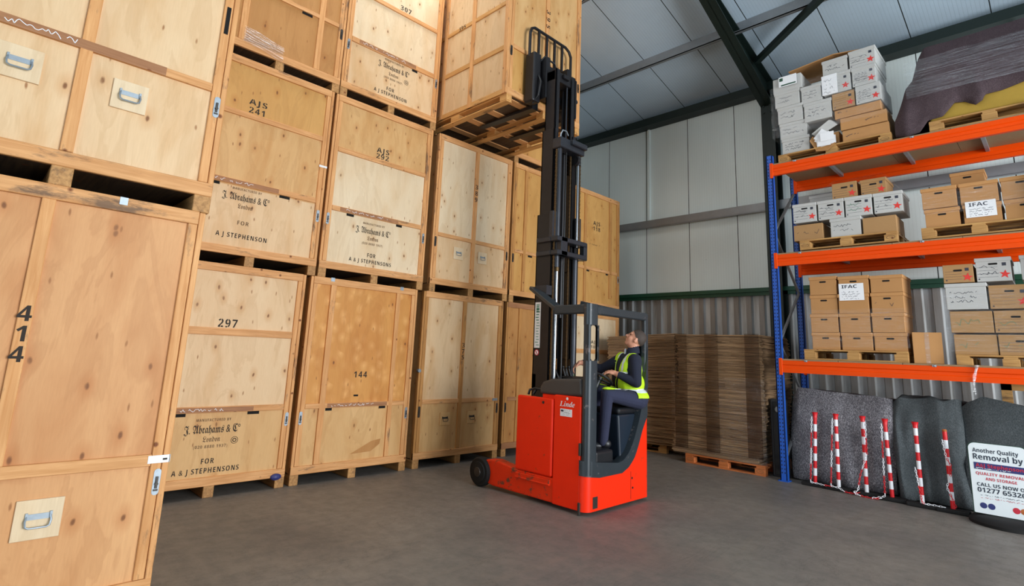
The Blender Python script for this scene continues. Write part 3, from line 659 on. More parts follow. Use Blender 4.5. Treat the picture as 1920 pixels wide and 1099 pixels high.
# rear shell and black lip: bands following the plan outline
def plan(n=8):
    pts = [(-3.58, 4.615)]
    for i in range(n+1): t = -math.pi/2+math.pi/2*i/n; pts.append((BX-.09+.09*math.cos(t), 4.70+.085*math.sin(t)))
    y = 4.74
    while y < 5.70: pts.append((BX, y)); y += .04
    for i in range(n+1): t = math.pi/2*i/n; pts.append((BX-.09+.09*math.cos(t), 5.70+.085*math.sin(t)))
    return pts
def interp(tab, y):
    for (a, p), (c, q) in zip(tab, tab[1:]):
        if y <= c: return p+(q-p)*max(0, (y-a))/(c-a)
    return tab[-1][1]
LIP = [(4.6, .375), (4.82, .345), (5.22, .345), (5.34, .39), (5.45, .47), (5.53, .59), (5.61, .75), (5.70, .88), (5.8, 1.0)]
TOP = [(4.6, .52), (4.82, .49), (5.15, .455), (5.24, .47), (5.35, .545), (5.44, .66), (5.53, .83), (5.60, 1.0), (5.66, 1.2), (5.72, 1.55), (5.8, 1.95)]
def band(lo, hi, inset, thick):
    b = MB(); P = plan(); n = len(P)
    for x, y in P:
        dx, dy = (x+3.62, y-5.2); L = math.hypot(dx*4, dy); 
        xo, yo = x+inset*(1 if x > -3.57 else 0), y-(.012 if y < 4.65 else 0)*(inset > 0)
        b.v += [(xo, yo, lo(y)), (xo, yo, hi(y)), (x-thick, min(max(y, 4.66), 5.74), hi(y)), (x-thick, min(max(y, 4.66), 5.74), lo(y))]
    for i in range(n-1):
        a, c = 4*i, 4*i+4
        for k in range(4): b.f.append((a+k, a+(k+1) % 4, c+(k+1) % 4, c+k)); b.mi.append(0)
    b.f += [(0, 1, 2, 3), (4*n-4, 4*n-3, 4*n-2, 4*n-1)]; b.mi += [0, 0]
    return b
fp(band(lambda y: .035, lambda y: interp(LIP, y), 0, .06), 'rear_shell', 'red_paint', True)
fp(band(lambda y: interp(LIP, y), lambda y: interp(TOP, y), .012, .09), 'black_bumper_lip', 'slate', True)
b = MB()
for y, z in ((5.42, .27), (5.43, .17)): b.lathe([(.012, 0), (.012, .003), (.006, .004)], (BX+.001, y, z), (1, 0, 0), 10)
b.box(BX-.002, BX+.0015, 5.395, 5.400, .06, .34); fp(b, 'shell_screws', 'black_plastic')
b = MB(); b.box(BX-.004, BX+.002, 4.72, 4.80, .06, .17); fp(b, 'paint_scrape', 'steel_dark')
b = MB(); b.box(-4.1, BX-.07, 4.7, 5.74, .27, .45); fp(b, 'cab_floor', 'black_plastic')
b = MB(); b.box(-3.75, BX-.03, 4.80, 5.12, .45, .59); fp(b, 'step_box', 'black_plastic', bevel=.03, seg=3)
b = MB(); b.prism([(5.28, .44), (5.24, .93), (5.74, .93), (5.74, .44)], 'x', -4.05, -3.56); fp(b, 'seat_base', 'navy_dark', bevel=.02, seg=2)
b = MB(); b.box(-3.98, -3.56, 5.25, 5.74, .93, 1.0); fp(b, 'seat', 'black_plastic', bevel=.03, seg=3)
b = MB(); b.box(-4.0, -3.66, 5.735, 5.775, .95, 1.45); fp(b, 'seat_back', 'black_plastic', bevel=.02, seg=2)
b = MB(); b.box(-4.1, -3.56, 5.70, 5.785, .27, .95); fp(b, 'rear_side_panel', 'red_paint', bevel=.01)
# corner pillar with its slot
b = MB(); n = 6
def rp(y0, y1, x0, x1, r):
    p = []
    for cx, cy, a0 in ((x1-r, y0+r, -90), (x1-r, y1-r, 0), (x0+r, y1-r, 90), (x0+r, y0+r, 180)):
        for i in range(n+1): t = R(a0+90*i/n); p.append((cx+r*math.cos(t), cy+r*math.sin(t)))
    return p
b.prism(rp(4.615, 4.79, -3.595, BX+.008, .05), 'z', .38, 1.50)
b.prism(rp(4.615, 4.79, -3.595, BX+.008, .05), 'z', 1.87, 2.09)
b.box(-3.566, BX-.01, 4.615, 4.635, 1.5, 1.87); b.prism(rp(4.615, 4.652, -3.53, BX+.008, .016), 'z', 1.50, 1.87)
for z, q in ((1.5, 1), (1.87, -1)): b.prism([(4.645, z), (4.667, z), (4.645, z+q*.022)], 'x', BX-.03, BX+.006); b.prism([(4.768, z), (4.746, z), (4.768, z+q*.022)], 'x', BX-.03, BX+.006); b.prism(rp(4.762, 4.79, BX-.03, BX+.008, .01), 'z', 1.50, 1.87)
fp(b, 'corner_pillar', 'slate', True)
# overhead guard
b = MB(); b.box(-3.58, BX, 4.76, 5.74, 1.985, 2.075); fp(b, 'guard_bar', 'slate', bevel=.012)
b = MB(); b.box(-3.57, BX-.005, 5.705, 5.775, 1.2, 2.07); fp(b, 'rear_post', 'slate', bevel=.012)
b = MB(); b.box(-4.0, -3.55, 4.63, 4.70, 1.985, 2.085); fp(b, 'guard_bar', 'slate', bevel=.012)
b = MB(); b.bar((-3.96, 4.68, 2.04), (-4.57, 4.90, 2.335), .12, .045); fp(b, 'guard_arm', 'slate', bevel=.008)
b = MB(); b.bar((-3.58, 5.74, 2.03), (-4.36, 5.58, 2.2), .08, .07); fp(b, 'guard_arm', 'slate', bevel=.008)
b = MB(); b.box(-4.52, -4.34, 4.88, 4.98, 2.25, 2.36); fp(b, 'guard_bracket', 'mast_edge')
# steering wheel and lever console
b = MB(); c = Vector((-3.86, 5.30, 1.30)); ax = Vector((.1, .55, 1)).normalized(); a = ax.orthogonal().normalized(); e = ax.cross(a)
b.tube([c+(a*math.cos(t)+e*math.sin(t))*.15 for t in [2*math.pi*i/24 for i in range(25)]], .014, 8)
for t in (0, 2.1, 4.2): b.cyl(c, c+(a*math.cos(t)+e*math.sin(t))*.15, .011, n=8)
b.cyl(c-ax*.02, c+ax*.012, .04, n=14); b.cyl(c-ax*.5, c, .03, n=12); fp(b, 'steering_wheel', 'black_plastic', True)
b = MB(); b.prism([(-4.48, 1.10), (-4.48, 1.24), (-4.42, 1.30), (-4.2, 1.30), (-4.12, 1.22), (-4.12, 1.10)], 'y', 5.22, 5.5); fp(b, 'lever_console', 'black_plastic', bevel=.015)
for k in range(4):
    b = MB(); y = 5.27+k*.055; b.cyl((-4.34, y, 1.29), (-4.37, y-.01, 1.40), .007, n=8); b.sph((-4.37, y-.01, 1.405), .018); fp(b, 'control_lever', 'black_plastic', True)
b = MB(); b.tube([(-4.45, 5.18, 1.12), (-4.47, 5.15, 1.3), (-4.40, 5.13, 1.36), (-4.33, 5.15, 1.28), (-4.3, 5.2, 1.12)], .012, 8); b.tube([(-4.4, 5.18, 1.12), (-4.42, 5.12, 1.34), (-4.36, 5.1, 1.38), (-4.27, 5.18, 1.12)], .01, 8); fp(b, 'console_cable', 'black_plastic', True)
# mast: three nested stages of channel
YN, YF = 4.98, 5.50
def channel(b, xa, xb, y, s, z0, z1, web=.02, fl=.075):
    b.box(xa, xb, y, y+s*web, z0, z1); b.box(xa, xa+.02, y, y+s*fl, z0, z1); b.box(xb-.02, xb, y, y+s*fl, z0, z1)
for y, s in ((YN, 1), (YF, -1)):
    b = MB(); channel(b, -4.62, -4.36, y, s, .12, 3.28); fp(b, 'outer_mast_rail', 'mast_black', bevel=.003)
    b = MB(); channel(b, -4.61, -4.40, y+s*.03, s, 1.5, 4.42); fp(b, 'middle_mast_rail', 'mast_black', bevel=.003)
    b = MB(); channel(b, -4.60, -4.42, y+s*.06, s, 2.6, 5.28); fp(b, 'inner_mast_rail', 'mast_black', bevel=.003)
    b = MB(); b.box(-4.40, -4.34, y-s*.02, y+s*.055, 2.95, 3.3); fp(b, 'mast_guide', 'mast_edge', bevel=.004)
b = MB()
for z in (.35, 1.15): b.box(-4.62, -4.56, YN, YF, z, z+.16)
fp(b, 'outer_cross_member', 'mast_black')
b = MB()
for z in (2.74, 2.91): b.box(-4.36, -4.24, YN-.03, YF+.03, z, z+.06); b.box(-4.60, -4.36, YN-.03, YN-.005, z, z+.06); b.box(-4.60, -4.36, YF+.005, YF+.03, z, z+.06)
b.box(-4.33, -4.25, YF-.02, YF+.05, 2.74, 2.97); b.box(-4.33, -4.24, 5.02, 5.14, 2.74, 2.97)
fp(b, 'top_cross_bracket', 'mast_edge', bevel=.008)
b = MB(); b.box(-4.42, -4.27, YN+.02, YF-.02, 4.13, 4.27); b.box(-4.42, -4.22, 5.18, YF-.02, 4.2, 4.27); fp(b, 'middle_cross_member', 'mast_edge', bevel=.01)
b = MB(); b.box(-4.60, -4.44, YN+.06, YF-.06, 5.12, 5.26); b.box(-4.44, -4.40, YN+.2, YF-.2, 5.18, 5.24); fp(b, 'inner_cross_member', 'mast_black', bevel=.006)
def rod(name, y, x, z0, z1, r, mat):
    b = MB(); b.cyl((x, y, z0), (x, y, z1), r, n=18); return fp(b, name, mat, True)
rod('lift_rod', 5.07, -4.35, 1.1, 2.62, .021, 'chrome'); rod('lift_cylinder', 5.06, -4.35, 2.6, 4.16, .036, 'mast_edge'); rod('rod_collar', 5.07, -4.35, 2.55, 2.68, .030, 'brass')
rod('lift_rod', 5.42, -4.33, 2.9, 4.05, .017, 'chrome'); rod('lift_cylinder', 5.42, -4.35, .5, 2.78, .036, 'mast_edge'); rod('rod_head', 5.42, -4.33, 4.0, 4.12, .035, 'mast_black')
rod('free_lift_rod', 5.33, -4.48, 4.2, 5.2, .014, 'mast_edge'); rod('free_lift_cylinder', 5.28, -4.46, 2.0, 4.25, .032, 'mast_black'); rod('mast_hose', 5.22, -4.37, 1.2, 4.15, .012, 'black_plastic'); rod('mast_hose', 5.35, -4.40, 1.2, 4.1, .012, 'black_plastic')
b = MB(); b.tube([(-4.36, 5.07, 4.2), (-4.34, 5.07, 4.34), (-4.34, 5.11, 4.40), (-4.35, 5.19, 4.41), (-4.36, 5.24, 4.37)], .009, 8); fp(b, 'metal_pipe', 'zinc', True)
def leaf_chain(y, x, z0, z1):
    b = MB(); z = z0; k = 0
    while z < z1:
        b.box(x-.006, x+.006, y-.014+(k % 2)*.004, y+.014-(k % 2)*.004, z, z+.022); z += .026; k += 1
    b.box(x-.004, x+.002, y-.006, y+.006, z0, z1)
    fp(b, 'lift_chain', 'brass')
leaf_chain(5.12, -4.38, 1.15, 4.15); leaf_chain(5.0, -4.345, 1.2, 4.1); leaf_chain(5.30, -4.36, 1.4, 4.1); leaf_chain(5.465, -4.335, 2.9, 4.1); leaf_chain(5.40, -4.50, 3.9, 5.2)
b = MB(); b.lathe([(.05, -.02), (.06, -.02), (.06, .02), (.05, .02)], (-4.34, 5.38, 4.06), (0, 1, 0), 16); fp(b, 'chain_pulley', 'mast_black', True)
# carriage, load backrest and forks
b = MB(); b.box(-4.83, -4.70, 5.70, 5.83, 4.9, 5.50); fp(b, 'carriage_side_plate', 'mast_black', bevel=.02, seg=2)
b = MB(); b.box(-4.83, -4.66, 4.86, 5.0, 4.83, 5.54); fp(b, 'carriage_side_plate', 'mast_black', bevel=.02, seg=2)
b = MB(); b.box(-4.82, -4.70, 4.95, 5.75, 4.98, 5.10); b.box(-4.82, -4.70, 4.95, 5.75, 5.36, 5.48); b.box(-4.72, -4.58, 5.02, 5.10, 4.9, 5.5); b.box(-4.72, -4.58, 5.46, 5.54, 4.9, 5.5); fp(b, 'fork_carriage', 'mast_black', bevel=.01)
b = MB(); b.cyl((-4.76, 5.80, 5.48), (-4.74, 5.84, 5.2), .02, n=10); b.sph((-4.74, 5.84, 5.18), .035); b.tube([(-4.70, 4.96, 5.3), (-4.6, 4.94, 5.1), (-4.62, 4.92, 4.9), (-4.72, 4.92, 4.82)], .014, 8); b.tube([(-4.72, 5.0, 5.42), (-4.62, 5.02, 5.5), (-4.6, 5.2, 5.46), (-4.62, 5.3, 5.3)], .014, 8); fp(b, 'hydraulic_hose', 'black_plastic', True)
b = MB(); xx = -4.77
b.tube([(xx, 4.875, 5.5), (xx, 4.875, 5.86), (xx, 4.90, 5.93), (xx, 4.96, 5.965), (xx, 5.62, 5.965), (xx, 5.70, 5.93), (xx, 5.745, 5.86), (xx, 5.745, 5.5)], .021, 8); fp(b, 'backrest_frame', 'mast_black', True)
for y in (5.05, 5.215, 5.38, 5.545):
    b = MB(); b.box(xx-.012, xx+.012, y-.017, y+.017, 5.45, 5.96); fp(b, 'backrest_bar', 'mast_black')
for y in (5.0, 5.60):
    b = MB(); b.prism([(-4.83, 5.5), (-4.80, 5.5), (-4.80, 4.80), (-5.9, 4.83), (-5.9, 4.838), (-4.83, 4.855)], 'y', y, y+.11); fp(b, 'fork', 'mast_black', bevel=.003)
# transfers
text('logo_lettering', '\U0001D473\U0001D48A\U0001D48F\U0001D485\U0001D486', (-3.865, 4.6125, 1.02), (1, 0, 0), UP, .052, 'white_tag', fk, 'L', .2, False, off=FO)
b = MB(); b.lathe([(.010, 0), (.015, .001), (.009, .0015)], (-3.765, 4.613, 1.10), (0, -1, 0), 16); fp(b, 'logo_mark', 'white_tag')
b = MB(); b.box(-3.855, -3.70, 4.611, 4.615, .92, .995); o = fp(b, 'white_plate', 'white_tag')
b = MB(); b.box(-3.845, -3.81, 4.6095, 4.6108, .965, .985); scribble(b, (-3.80, 4.6105, .955), (1, 0, 0), UP, .085, .035, 2, random.Random(5), .003); scribble(b, (-3.845, 4.6105, .925), (1, 0, 0), UP, .13, .035, 2, random.Random(6), .002); fp(b, 'plate_print', 'pen')
b = MB(); b.box(-4.60, -4.51, YN-.002, YN, 1.62, 2.17); fp(b, 'height_chart', 'white_tag')
b = MB(); rn = random.Random(2)
for k in range(14): z = 1.65+k*.033; b.box(-4.588+rn.uniform(0, .02), -4.54+rn.uniform(0, .02), YN-.003, YN-.0022, z, z+.008+.004*(k > 8))
for k in range(5): z = 2.05+k*.02; b.box(-4.58, -4.535+.01*rn.random(), YN-.003, YN-.0022, z, z+.013)
fp(b, 'chart_print', 'pen_green')
b = MB(); b.lathe([(.036, 0), (.036, .002), (.03, .0025)], (-4.555, YN, 1.565), (0, -1, 0), 20); fp(b, 'warning_disc', 'sign_red')
b = MB(); b.lathe([(.027, 0), (.027, .001), (.01, .0012)], (-4.555, YN-.0025, 1.565), (0, -1, 0), 20); fp(b, 'warning_disc_face', 'white_tag')
b = MB(); b.box(-4.56, -4.55, YN-.0045, YN-.0038, 1.55, 1.58); b.bar((-4.575, YN-.0045, 1.582), (-4.535, YN-.0045, 1.548), .001, .006); fp(b, 'warning_symbol', 'sign_red')

# ------------------------------------------------------------------ driver
TF, TL_ = Vector((-.5, -.866, 0)), Vector((.866, -.5, 0))          # torso facing and its left
HF = Vector((-.84, -.54, 0)); HL = Vector((.54, -.84, 0))
def V(*a): return Vector(a)
P = dict(hip=V(-3.60, 5.64, 1.09), belly=V(-3.66, 5.62, 1.25), chest=V(-3.68, 5.62, 1.41), neck=V(-3.65, 5.65, 1.60), head=V(-3.615, 5.672, 1.765),
         lsh=V(-3.53, 5.535, 1.525), lel=V(-3.485, 5.49, 1.275), lwr=V(-3.675, 5.41, 1.352), lha=V(-3.75, 5.385, 1.375),
         rsh=V(-3.83, 5.70, 1.535), rel=V(-4.07, 5.63, 1.40), rwr=V(-4.25, 5.50, 1.465), rha=V(-4.30, 5.455, 1.445),
         lhp=V(-3.53, 5.60, 1.07), lkn=V(-3.665, 5.18, 1.14), lan=V(-3.67, 5.12, .64), rhp=V(-3.70, 5.68, 1.07), rkn=V(-3.89, 5.33, 1.16), ran=V(-3.93, 5.27, .64))
def body():
    b = MB()
    Z = Vector((0, 0, 1))
    b.ell(P['hip'], [TL_*.18, TF*.14, Z*.13]); b.ell(P['belly'], [TL_*.175, TF*.155, Z*.16]); b.ell(P['chest'], [TL_*.19, TF*.135, Z*.19])
    b.cap(P['lsh']+V(0, 0, -.01), P['rsh']+V(0, 0, -.01), .075, .075); b.cap(P['neck']-V(0, 0, .06), P['neck']+V(0, 0, .01), .085, .07)
    b.cap(P['neck'], P['head']-V(0, 0, .06)+HF*.01, .06, .055)
    b.cap(P['lsh'], P['lel'], .072, .056); b.cap(P['lel'], P['lwr'], .056, .038); b.cap(P['rsh'], P['rel'], .068, .055); b.cap(P['rel'], P['rwr'], .055, .038)
    b.cap(P['lhp'], P['lkn'], .095, .072); b.cap(P['lkn'], P['lan'], .07, .052); b.cap(P['rhp'], P['rkn'], .095, .072); b.cap(P['rkn'], P['ran'], .07, .052)
    # head tilted back to look up at the load
    t = R(33); F = HF*math.cos(t)+Z*math.sin(t); U = Z*math.cos(t)-HF*math.sin(t); H = P['head']; at = lambda f, l, u: H+F*f+HL*l+U*u
    b.ell(at(-.012, 0, .025), [F*.098, HL*.077, U*.098]); b.ell(at(.022, 0, -.035), [F*.074, HL*.062, U*.085]); b.ell(at(.055, 0, -.088), [F*.032, HL*.036, U*.03])
    b.ell(at(.075, 0, .032), [F*.02, HL*.052, U*.018]); b.cap(at(.083, 0, .018), at(.112, 0, -.022), .010, .014); b.ell(at(.098, .012, -.024), [F*.014, HL*.008, U*.009]); b.ell(at(.098, -.012, -.024), [F*.014, HL*.008, U*.009])
    b.ell(at(.086, 0, -.052), [F*.012, HL*.026, U*.007]); b.ell(at(.084, 0, -.064), [F*.012, HL*.023, U*.008])
    for s in (1, -1):
        b.ell(at(.048, s*.034, -.028), [F*.034, HL*.03, U*.04]); b.ell(at(-.012, s*.078, -.012), [F*.02+HL*s*.008, HL*.01, U*.034])
    # hands: palm, four fingers, thumb
    def hand(wr, ha, d, side, down, curl):
        d = d.normalized(); side = (side-d*side.dot(d)).normalized(); dn = d.cross(side).normalized()
        if dn.dot(down) < 0: dn = -dn
        b.cap(wr, ha-d*.03, .03, .03); b.ell(ha, [d*.05, side*.042, dn*.022])
        for k, L in enumerate((.040, .046, .043, .033)):
            o = ha+d*.04+side*(.030-.020*k); p1 = o+d*L*.9+dn*L*curl*.6; p2 = p1+(d*.5+dn*curl).normalized()*L*.75; p3 = p2+(d*.1+dn*curl).normalized()*L*.55
            b.cap(o, p1, .0105, .010, 8); b.cap(p1, p2, .010, .009, 8); b.cap(p2, p3, .009, .008, 8)
        o = ha+side*.035-d*.015; p1 = o+side*.028+d*.028+dn*.008; p2 = p1+d*.03+dn*.014+side*.002
        b.cap(o, p1, .013, .0115, 8); b.cap(p1, p2, .0115, .009, 8)
    hand(P['lwr'], P['lha'], V(-.85, -.35, .12), V(-.3, .5, .25), V(0, 0, -1), .9)
    hand(P['rwr'], P['rha'], V(-.6, -.6, -.55), V(.6, -.55, .1), V(-.3, .2, -1), .8)
    o = b.build('person', 'navy_cloth'); m = o.modifiers.new('r', 'REMESH'); m.mode = 'VOXEL'; m.voxel_size = .0065
    s = o.modifiers.new('s', 'SMOOTH'); s.factor = .5; s.iterations = 4
    me = bpy.data.meshes.new_from_object(o.evaluated_get(bpy.context.evaluated_depsgraph_get())); bpy.data.objects.remove(o)
    return me, at, F, U
def seg_d(p, a, c):
    t = max(0, min(1, (p-a).dot(c-a)/(c-a).length_squared)); return (p-a-(c-a)*t).length, t
def person():
    me, at, F, U = body()
    root = empty('person', (-3.65, 5.5, .6), 0, 'person in lime hi-vis vest sitting in the reach truck, looking up', 'person'); off = -root.location
    me.materials.clear()
    for k in ('navy_cloth', 'skin', 'trouser'): me.materials.append(M[k])
    vest = []
    for f in me.polygons:
        c = f.center; mi = 0
        dl = min(seg_d(c, P['lwr'], P['lha'])[0], (c-P['lha']).length); dr = min(seg_d(c, P['rwr'], P['rha'])[0], (c-P['rha']).length)
        leg = min(seg_d(c, P['lhp'], P['lkn'])[0], seg_d(c, P['lkn'], P['lan'])[0], seg_d(c, P['rhp'], P['rkn'])[0], seg_d(c, P['rkn'], P['ran'])[0])
        if c.z > 1.668-(c-P['neck']).dot(HF)*.25 and (c-P['head']).length < .17: mi = 1
        elif (dl < .05 and (c-P['lwr']).dot(P['lha']-P['lwr']) > 0) or (c-P['lha']).length < .105 and (c-P['lwr']).dot(P['lha']-P['lwr']) > 0: mi = 1
        elif (c-P['rwr']).dot(P['rha']-P['rwr']) > 0 and (c-P['rha']).length < .13: mi = 1
        elif c.z < 1.10 or (leg < .10 and c.z < 1.19 and (c-P['hip']).dot(TF) > .06): mi = 2
        f.material_index = mi
        if mi == 0 and c.z > 1.085:
            arm = min(seg_d(c, P['lsh']-V(0, 0, .03), P['lel'])[0]-.074, seg_d(c, P['lel'], P['lwr'])[0]-.064, seg_d(c, P['rsh']-V(0, 0, .03), P['rel'])[0]-.07, seg_d(c, P['rel'], P['rwr'])[0]-.06)
            lat0 = (c-P['chest']).dot(TL_); q0 = (lat0/.20)**2+((c-P['chest']).dot(TF)/.175)**2
            if arm > 0 or (q0 < 1.12 and arm > -.03 and c.z < 1.5) or (c.z > 1.53 and seg_d(c, P['lsh'], P['neck'])[1] > .28 and seg_d(c, P['rsh'], P['neck'])[1] > .28):
                fr = (c-P['chest']).dot(TF); lt = abs((c-P['chest']).dot(TL_))
                open_front = fr > .03 and lt < .03+max(0, c.z-1.36)*.22 and c.z > 1.1
                lat = (c-P['chest']).dot(TL_)
                if c.z < 1.62 and not open_front and (c-P['neck']).length > .088 and (c.z < 1.34 or -.165 < lat < .145) and not (fr > .06 and c.z < 1.135): vest.append(f.index)
    me.polygons.foreach_set('use_smooth', [True]*len(me.polygons))
    o = bpy.data.objects.new('body', me); C.objects.link(o); o.parent = root; o.location = off
    # vest: the covered faces pushed outwards
    used = {}; b = MB(); vn = [v.normal.copy() for v in me.vertices]
    for fi in vest:
        f = me.polygons[fi]; idx = []
        for vi in f.vertices:
            if vi not in used: used[vi] = len(b.v); b.v.append(tuple(me.vertices[vi].co+vn[vi]*.012))
            idx.append(used[vi])
        c = f.center; z = c.z
        band = 1.155 < z+.04*(c-P['hip']).dot(TF) < 1.205 or 1.345 < z < 1.385 and (c-P['chest']).dot(TF) > -.02
        sh = z > 1.40 and .075 < abs((c-P['chest']).dot(TL_)) < .103
        b.f.append(tuple(idx)); b.mi.append(1 if band or sh else 0)
    vo = b.build('hi_vis_vest', ['lime', 'silver_tape'], root, True, off=off); sm = vo.modifiers.new('s', 'SMOOTH'); sm.iterations = 9; so = vo.modifiers.new('t', 'SOLIDIFY'); so.thickness = .006
    # hair, collar, eye, shoes
    b = MB(); vs = []
    n, m = 30, 18; H = P['head']; rows = []
    for j in range(m+1):
        u = math.pi*.75*j/m; row = []
        for i in range(n):
            a = 2*math.pi*i/n; fx, lx, ux = math.sin(u)*math.cos(a), math.sin(u)*math.sin(a), math.cos(u)
            lim = math.pi*(.265+.45*((1-math.cos(a))/2)**.6)*(1+.05*noise.noise(Vector((math.cos(a)*3, math.sin(a)*3, 1))))
            uu = min(u, lim); fx, lx, ux = math.sin(uu)*math.cos(a), math.sin(uu)*math.sin(a), math.cos(uu)
            rr = 1+.02*noise.noise(Vector((fx, lx, ux))*9)
            row.append(at(-.014+fx*.101*rr, lx*.081*rr, .026+ux*.102*rr))
        rows.append(row)
    for row in rows: b.v += [tuple(p) for p in row]
    for j in range(m):
        for i in range(n): b.f.append((j*n+i, j*n+(i+1) % n, (j+1)*n+(i+1) % n, (j+1)*n+i)); b.mi.append(0)
    for s in (1, -1): b.ell(at(.088, s*.032, .036), [F*.005, HL*.017, U*.0035])
    b.build('hair', 'hair', root, True, off=off)
    b = MB(); k = P['neck']
    for i in range(15):
        a = R(40+280*i/14); d = HF*math.cos(a)+HL*math.sin(a)
        for rr, z in ((.082, -.02), (.078, .04), (.070, .04), (.070, -.02)): b.v.append(tuple(k+d*rr+V(0, 0, z+.025)-HF*.008))
    for i in range(14):
        for q in range(4): b.f.append((4*i+q, 4*i+(q+1) % 4, 4*i+4+(q+1) % 4, 4*i+4+q)); b.mi.append(0)
    b.build('collar', 'navy_cloth', root, True, off=off)
    b = MB(); b.ell(k+HF*.075+V(0, 0, .005), [HF*.016, HL*.02, V(0, 0, .05)]); b.build('shirt_front', 'shirt', root, True, off=off)
    for s in (1, -1):
        b = MB(); b.ell(at(.0775, s*.032, .013), [F*.006, HL*.013, U*.005]); b.build('eye', 'eye', root, True, off=off)
    for an, d in ((P['lan'], V(-.75, -.66, 0)), (P['ran'], V(-.75, -.66, 0))):
        d = d.normalized(); s = V(-d.y, d.x, 0); z = V(0, 0, 1); c = V(an.x, an.y, .59+.0)
        b = MB(); b.ell(c-d*.02+z*.035, [d*.07, s*.045, z*.055]); b.ell(c+d*.1+z*.012, [d*.11, s*.048, z*.04]); b.box(c.x-.03, c.x+.03, c.y-.03, c.y+.03, .565, .58)
        b.build('shoe', 'shoe', root, True, off=off)
    return root
person()

# ------------------------------------------------------------------ pallet racking
rk = empty('pallet_racking', (-2.9, 8.2, 0), 0, 'blue and orange pallet racking with three loaded shelves against the wall', 'rack'); RO = -rk.location
def rpz(b, name, mat, **k): return b.build(name, mat, rk, off=RO, **k)
for x0 in (-2.955, -.045):
    for y0 in (8.2, 9.2):
        b = MB(); b.box(x0, x0+.09, y0, y0+.015, .01, 4.62); b.box(x0, x0+.015, y0, y0+.075, .01, 4.62); b.box(x0+.075, x0+.09, y0, y0+.075, .01, 4.62)
        o = rpz(b, 'upright', 'blue_rack', bevel=.002)
        b = MB(); z = .1
        while z < 4.58:
            for dx in (.022, .058): b.box(x0+dx, x0+dx+.012, y0-.001, y0+.001, z, z+.018)
            z += .05
        b.build('hole_pattern', 'black_hole', o)
        b = MB(); b.box(x0-.02, x0+.11, y0-.03, y0+.1, 0, .012); rpz(b, 'foot_plate', 'blue_rack')
    zz = [.25, 1.05, 1.85, 2.65, 3.45, 4.25]
    for i, (a, c) in enumerate(zip(zz, zz[1:])):
        ya, yb = (8.27, 9.2) if i % 2 == 0 else (9.2, 8.27)
        b = MB(); b.bar((x0+.045, ya, a), (x0+.045, yb, c), .03, .03, (1, 0, 0)); rpz(b, 'brace', 'galv')
for zt in (1.605, 3.10, 4.46):
    for y0, mt in ((8.2, 'orange_rack'), (9.2, 'orange_rack')):
        b = MB(); ya = y0-.012 if y0 < 9 else y0
        b.prism([(ya, zt), (ya, zt-.055), (ya+.012, zt-.065), (ya+.012, zt-.10), (ya, zt-.11), (ya, zt-.165), (ya+.05, zt-.165), (ya+.05, zt)], 'x', -2.86, -.05)
        o = rpz(b, 'shelf_beam', mt)
        b = MB(); b.box(-2.90, -2.855, ya-.006, ya+.006, zt-.20, zt+.03); b.build('beam_connector', 'orange_rack', o, bevel=.003)
        if y0 < 9:
            for xx in (-2.55, -1.15):
                b = MB(); b.box(xx-.02, xx+.02, ya-.004, ya+.004, zt-.012, zt+.012); b.sph((xx, ya-.004, zt+.0), .012); b.build('board_clip', 'zinc', o)
    for k in range(4):
        x0 = -2.86+k*.70; b = MB(); b.box(x0, x0+.695, 8.2, 9.25, zt+.001, zt+.021); rpz(b, 'shelf_board', 'chip')
    for x in (-2.2, -1.3, -.5):
        b = MB(); b.box(x-.02, x+.02, 8.24, 9.2, zt-.05, zt); rpz(b, 'support_bar', 'galv')

def pallet(label, x0, x1, y0, y1, z0, mat='pallet_x', mark=True, group='pallets on the racking', rz=0):
    L, D = x1-x0, y1-y0; r = empty('pallet', (x0, y0, z0), rz, label, 'pallet', group)
    for k in range(3):
        y = (D-.1)*k/2
        b = MB(); b.box(0, L, y, y+.1, 0, .02); b.build('bottom_board', mat, r, bevel=.002)
        for q in range(3):
            x = (L-.145)*q/2; b = MB(); b.box(x, x+.145, y, y+.1, .02, .10); o = b.build('block', mat, r, bevel=.003)
            if k == 0 and mark and q != 1:
                b = MB(); n = 16; pts = [(x+.0725+.05*math.cos(2*math.pi*i/n), .06+.024*math.sin(2*math.pi*i/n)) for i in range(n)]
                for i in range(n):
                    p, c = pts[i], pts[(i+1) % n]; m = lambda u: (x+.0725+(u[0]-x-.0725)*.86, .06+(u[1]-.06)*.82)
                    b.add([(p[0], -.001, p[1]), (c[0], -.001, c[1]), (m(c)[0], -.001, m(c)[1]), (m(p)[0], -.001, m(p)[1])], [(0, 1, 2, 3)])
                scribble(b, (x+.04, -.001, .045), (1, 0, 0), UP, .06, .03, 1, random.Random(q), .004)
                b.build('stamp', 'ink_faint', o)
    for q in range(5):
        y = (D-.11)*q/4; b = MB(); b.box(0, L, y, y+.11, .12, .14); b.build('top_board', mat, r, bevel=.002)
    b = MB()
    for q in range(3): x = (L-.12)*q/2; b.box(x, x+.12, 0, D, .10, .12)
    b.build('cross_boards', mat, r)
    return r
def star5(b, c, r, y):
    pts = [(c[0]+(r if i % 2 == 0 else r*.42)*math.sin(math.pi*i/5+.15), y, c[1]+(r if i % 2 == 0 else r*.42)*math.cos(math.pi*i/5+.15)) for i in range(10)]
    b.add(pts+[(c[0], y, c[1])], [(i, (i+1) % 10, 10) for i in range(10)])
seed = [0]
